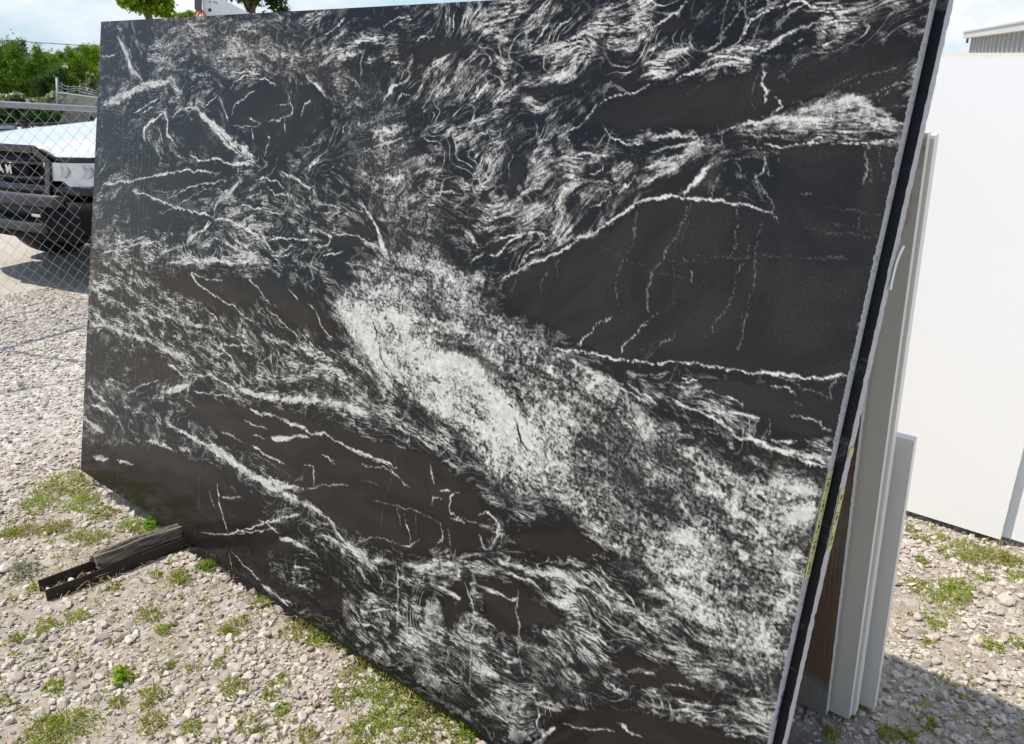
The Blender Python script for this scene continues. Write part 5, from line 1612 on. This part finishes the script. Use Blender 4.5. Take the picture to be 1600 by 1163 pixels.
def tree(px, py, hw, hh, dist, kind, label, seed, nleaf=2600, lsize=None, group='trees beyond the lot', name='tree', blossom=0, cat='tree'):
    r = np.random.default_rng(seed); c = far_at(px, py, dist); rw, rh = metres(hw, dist), metres(hh, dist)
    gz = float(terrain(c[0], c[1])); e = empty(name, (c[0], c[1], gz), label, cat, group)
    top = c[2] + rh; h = top - gz; ls = lsize or max(.055, rw * .10)
    # limbs first, then leaf clumps round their ends
    b = MB(); tr = max(.03, .035 * h); fork = gz + max(h - 2 * rh, .25 * h) + .1
    b.tube([(c[0], c[1], gz - .1), (c[0] + .02 * h, c[1], (gz + fork) / 2), (c[0], c[1], fork), (c[0] - .02 * h, c[1] + .02 * h, c[2] + .2 * rh)], [tr, tr * .8, tr * .65, tr * .25], 8)
    ends = []
    for k in range(16):
        a = 2.4 * k + r.random(); el = -.35 + 1.25 * ((k * .618) % 1); q = .55 + .35 * r.random()
        ends.append(np.array([c[0] + rw * q * math.cos(a) * math.cos(el), c[1] + rw * q * math.sin(a) * math.cos(el), c[2] + rh * q * math.sin(el) * 1.05]))
        s0 = np.array([c[0], c[1], fork + (c[2] - fork) * .5 * r.random()]); mid = (s0 + ends[-1]) / 2 + [0, 0, .1 * rh]
        b.tube([s0, mid, ends[-1]], [tr * .4, tr * .22, tr * .06], 5)
    b.build('trunk', bark(), e, True)
    cl = []
    for en in ends:
        cl.append((en, .42 + .2 * r.random()))
        for _ in range(2): cl.append((en + r.normal(0, .22, 3) * [rw, rw, rh], .16 + .18 * r.random()))
    L_ = Leafy(); per = int(2.0 * nleaf / len(cl))
    for cc, q in cl:
        n = int(per * (.5 + q * 1.6)); d = r.normal(size=(n, 3)); d /= np.linalg.norm(d, axis=1, keepdims=True)
        rad = q * (.35 + .65 * r.random(n) ** .5)[:, None] * (1 + .25 * r.normal(size=(n, 1)))
        P = cc + d * rad * np.array([rw, rw, rh]) * .8
        nm = d * .6 + r.normal(0, .6, (n, 3)) + [0, 0, .5]
        Q, F = leaves(P, nm, ls * (.6 + .9 * r.random(n)), .6, r)
        L_.put(Q, F, np.clip(r.normal(.5, .2, n), 0, 1), 4)
    L_.build('crown', M_TREE[kind], e)
    if blossom:
        L2 = Leafy(); k = r.integers(0, len(cl), blossom); d = r.normal(size=(blossom, 3)); d /= np.linalg.norm(d, axis=1, keepdims=True)
        P = np.array([cl[i][0] for i in k]) + d * np.array([cl[i][1] for i in k])[:, None] * np.array([rw, rw, rh]) * .85
        Q, F = leaves(P, d + r.normal(0, .4, (blossom, 3)), ls * (.7 + .6 * r.random(blossom)), .9, r); L2.put(Q, F, r.random(blossom), 4)
        L2.build('blossoms', M_BLOSSOM, e)
tree(6, 128, 30, 54, 34, 'green', 'tall leafy green tree at the left edge of the frame', 1, 5200)
tree(52, 128, 25, 46, 36, 'green', 'bright green tree second from the left edge, above the fence rail', 2, 5200)
tree(82, 140, 24, 32, 33, 'dark', 'dark green bushy tree behind the barbed wire post', 3, 4200)
tree(112, 128, 26, 40, 39, 'green', 'green tree right of the barbed wire post', 4, 5200)
tree(142, 112, 22, 36, 41, 'lime', 'yellow green tree touching the left edge of the slab', 5, 4600)
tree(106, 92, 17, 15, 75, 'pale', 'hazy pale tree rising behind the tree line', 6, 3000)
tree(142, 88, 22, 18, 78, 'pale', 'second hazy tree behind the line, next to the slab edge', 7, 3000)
tree(10, 92, 30, 28, 95, 'dull', 'distant dull green tree dome at the upper left', 8, 4200)
tree(-60, 120, 40, 60, 38, 'green', 'tree left of the frame', 9, 2600)
for k, (px_, py_, hw_, hh_, lb) in enumerate(((12, 163, 24, 14, 'white flowering shrub at the left edge above the fence rail'), (40, 168, 18, 10, 'small flowering shrub between the first and the third of the row'), (72, 164, 22, 13, 'white flowering shrub left of the barbed wire post'), (112, 165, 24, 15, 'flowering shrub behind the barbed wire fence'), (142, 148, 12, 26, 'taller flowering shrub close to the slab edge'))):
    tree(px_, py_ + 6, hw_, hh_ + 6, 26, 'pale', lb, 20 + k, 2600, .10, 'flowering shrubs along the slope', 'shrub', 220, 'shrub')
for k, (px_, hw_, lb) in enumerate(((8, 26, 'dark hedge bush at the left edge behind the black barrier'), (48, 26, 'dark hedge bush second from the left behind the black barrier'), (88, 26, 'dark hedge bush at the foot of the barbed wire post'), (130, 28, 'dark hedge bush behind the barrier next to the slab edge'))):
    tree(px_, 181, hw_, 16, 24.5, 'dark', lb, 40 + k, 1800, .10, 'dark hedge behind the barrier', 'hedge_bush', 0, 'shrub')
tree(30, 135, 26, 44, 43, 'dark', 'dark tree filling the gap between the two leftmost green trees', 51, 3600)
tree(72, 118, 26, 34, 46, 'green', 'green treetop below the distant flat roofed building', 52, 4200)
tree(126, 136, 26, 36, 44, 'dark', 'dark tree behind the yellow green one', 53, 3600)
tree(228, -6, 38, 42, 19, 'lime', 'light yellow green tree showing over the top left of the slab', 11, 7500, .085)
tree(289, 26, 15, 9, 30, 'lime', 'small green treetop peeking over the slab beside the white crane plate', 12, 1200)
tree(388, -30, 46, 58, 26, 'dark', 'dark green tree behind the white crane plate', 13, 8000, .11)

# ------------------------------------------------------------------ distant flat-roofed building, cables and poles
def facing(px, py, dist):
    p = far_at(px, py, dist); az_ = math.atan2(p[1] - CAM[1], p[0] - CAM[0]); return p, np.array([math.sin(az_), -math.cos(az_), 0]), np.array([math.cos(az_), math.sin(az_), 0])
p, rt, bk_ = facing(58, 92, 150)
fbld = empty('far_building', (p[0], p[1], -3.2), 'distant blue grey flat roofed building between the treetops', 'building')
M_FB = simple('blue_grey_siding', (.30, .33, .38), (.24, .27, .32), .8, 0, .4); M_FR = simple('far_roof', (.20, .22, .26), (.16, .18, .21), .8, 0, .3)
b = MB(); b.obox(np.array([p[0], p[1], -3.3]) - rt * 3.2, rt * 6.2, bk_ * 5, (0, 0, 5.2)); b.build('wall', M_FB, fbld)
b = MB(); b.obox(np.array([p[0], p[1], 1.9]) - rt * 3.3 - bk_ * .2, rt * 6.4, bk_ * 5.4, (0, 0, .25)); b.build('roof', M_FR, fbld)
b = MB(); b.obox(np.array([p[0], p[1], 2.15]) + rt * .4, rt * 1.4, bk_ * 2, (0, 0, .28)); b.build('roof_unit', M_FR, fbld)
M_CABLE = simple('cable_sheath', (.05, .05, .05), (.03, .03, .03), .7); M_POLE = simple('pole_timber', (.16, .12, .09), (.09, .07, .05), .9, 0, 5)
def pole(x, y, z0, z1, label, thin=False):
    b = MB(); b.tube([(x, y, z0 - .3), (x, y, z1 + (.03 if thin else .3))], [.05, .045] if thin else [.14, .10], 10); o = b.build('utility_pole', M_POLE, None, True)
    if thin: return tag(o, label, 'utility pole', 'utility poles')
    b2 = MB(); b2.box(x - .7, x + .7, y - .05, y + .05, z1, z1 + .1); b2.build('cross_arm', M_POLE, o); return tag(o, label, 'utility pole', 'utility poles')
def cable(p0, p1, sag, r_, label, group=None):
    pts = [np.array(p0) * (1 - t) + np.array(p1) * t - np.array([0, 0, 1.]) * 4 * sag * t * (1 - t) for t in np.linspace(0, 1, 25)]
    return tag(MB().tube(pts, r_, 6).build('overhead_cable', M_CABLE, None, True), label, 'cable', group)
a_, c_ = far_at(-260, 38, 60), far_at(430, 79, 60)
cable(a_, c_, .35, .022, 'thin overhead cable crossing the sky at the upper left')
pole(a_[0], a_[1], -3.2, a_[2], 'utility pole left of the frame'); pole(c_[0], c_[1], -3.2, c_[2], 'utility pole hidden behind the veined slab')
# two service cables overhead, out of the frame, whose shadows cross the gravel at the left
ST = np.array(SUN_TRAVEL); ST = ST / -ST[2]
def shadow_cable(g0, g1, hgt, ext0, ext1, label):
    g0, g1 = np.array(g0), np.array(g1); d = (g1 - g0) / np.linalg.norm(g1 - g0)
    q0 = g0 - d * ext0 - ST * hgt; q1 = g1 + d * ext1 - ST * hgt
    o = cable(q0, q1, .0, .012, label, 'service cables overhead'); return q0, q1
for args in (((-2.068, .429, 0), (-1.474, .664, 0), 2.9, 14, 4.5, 'service cable overhead casting the upper of two shadow lines'),
             ((-1.30, .12, 0), (-1.19, .56, 0), 2.9, 7, 34, 'service cable overhead casting the lower of two shadow lines')):
    q0, q1 = shadow_cable(*args)
    for k, q in enumerate((q0, q1)): pole(q[0], q[1], float(terrain(q[0], q[1])), 2.95, ('utility pole outside the frame on the left' if k == 0 else 'utility pole hidden behind the slab rack') if args[3] == 14 else ('utility pole behind the camera' if k == 0 else 'utility pole outside the frame on the right'), True)

# ------------------------------------------------------------------ white crane arm over the slab's top
CD = 9.0
p, rt, bk_ = facing(330, 20, CD)
crane = empty('crane_arm', (p[0], p[1], 0), 'white steel crane plate with grey post and orange strap above the slab', 'crane')
def cp(px, py, back=0.0): return far_at(px, py, CD) + bk_ * back
M_CW = simple('white_painted_steel', (.76, .76, .75), (.70, .70, .69), .4, 0, 4); M_CG = simple('dark_grey_steel', (.11, .11, .12), (.08, .08, .085), .5, 0, 8); M_OR = simple('orange_webbing', (.62, .16, .05), (.45, .10, .03), .8, 0, 40)
b = MB(); b.prism([cp(316, -70), cp(317, 45), cp(425, 39), cp(348, -1), cp(334, -70)], bk_ * .02); pl = b.build('gusset_plate', M_CW, crane, bevel=.003)
for (hx, hy, hr) in ((328, 16, 2.3), (328, 3, .9), (335, 3.6, .9), (338.3, 4.8, 1.0)):
    b = MB(); c_ = cp(hx, hy, -.004); b.tube([c_, c_ + bk_ * .006], metres(hr, CD), 16); b.build('bolt_hole', M_BLK, pl)
b = MB(); b.prism([cp(305, -70, -.05), cp(304, 15, -.05), cp(315.5, 16.5, -.05), cp(318, -70, -.05)], bk_ * .09); b.build('grey_post', M_CG, crane, bevel=.004)
b = MB()
for (x0, y0, x1, y1) in ((309, 15, 302, 27), (312, 15, 309, 27), (314, 16, 322, 26), (311, 16, 316, 27)): b.tube([cp(x0, y0, -.03), cp((x0 + x1) / 2 + 1, (y0 + y1) / 2, -.05), cp(x1, y1, -.03)], .012, 5)
b.build('orange_strap', M_OR, crane)
b = MB(); q = cp(350, 40, .03); b.obox(np.array([q[0], q[1], 0]) - rt * .09, rt * .18, bk_ * .18, (0, 0, 1.98)); b.build('mast', M_CW, crane, bevel=.01)
b = MB(); b.obox(np.array([q[0], q[1], 0]) - rt * .35 - bk_ * .25, rt * .7, bk_ * .7, (0, 0, .04)); b.build('base_plate', M_CG, crane)

# ------------------------------------------------------------------ metal building at the right
L0 = far_at(1516, 80, 60); L1 = far_at(1600, 80, 45); wd = (L1 - L0); wd[2] = 0; wl = np.linalg.norm(wd); wd /= wl; wn = np.array([wd[1], -wd[0], 0])
if wn @ (CAM - L0) < 0: wn = -wn
zt = 1.671 + 33 * 60 / 1411
shed = empty('metal_building', (L0[0], L0[1], -3.2), 'pale grey ribbed metal building with a flat eave behind the white slabs', 'building')
M_SID = simple('grey_metal_siding', (.48, .49, .50), (.42, .43, .44), .5, .2, 1.5); M_TRIM = simple('pale_eave_trim', (.58, .57, .54), (.50, .49, .46), .5, 0, 2)
o0 = np.array([L0[0], L0[1], -3.4]); LEN = wl * 2.3
b = MB(); b.obox(o0, wd * LEN, -wn * 14, (0, 0, zt + 3.4 - .35)); b.build('wall', M_SID, shed)
k = 0; s_ = .35
while s_ < LEN - .3:
    b = MB(); b.obox(o0 + wd * s_ + wn * .002, wd * .10, wn * .12, (0, 0, zt + 3.4 - .36)); b.build('wall_rib', M_TRIM, shed)
    for t in (.33, .66):
        b = MB(); b.obox(o0 + wd * (s_ + 1.15 * t + .05) + wn * .002, wd * .07, wn * .03, (0, 0, zt + 3.4 - .36)); b.build('wall_corrugation', M_SID, shed)
    s_ += 1.15
b = MB(); b.obox(o0 + wd * -.45 + wn * .45 + np.array([0, 0, zt + 3.4 - .36]), wd * (LEN + .9), -wn * 15, (0, 0, .30)); b.build('eave', M_TRIM, shed, bevel=.02)
b = MB(); b.obox(o0 + wd * -.5 + wn * .5 + np.array([0, 0, zt + 3.4 - .06]), wd * (LEN + 1), -wn * 15.2, (0, 0, .08)); b.build('roof', M_SID, shed)
b = MB(); q = o0 + wd * .0 + wn * .25 + np.array([0, 0, zt + 3.4 - .62]); b.tube([q, q + [0, 0, .25]], .07, 8); b.build('wall_lamp', M_CG, shed)
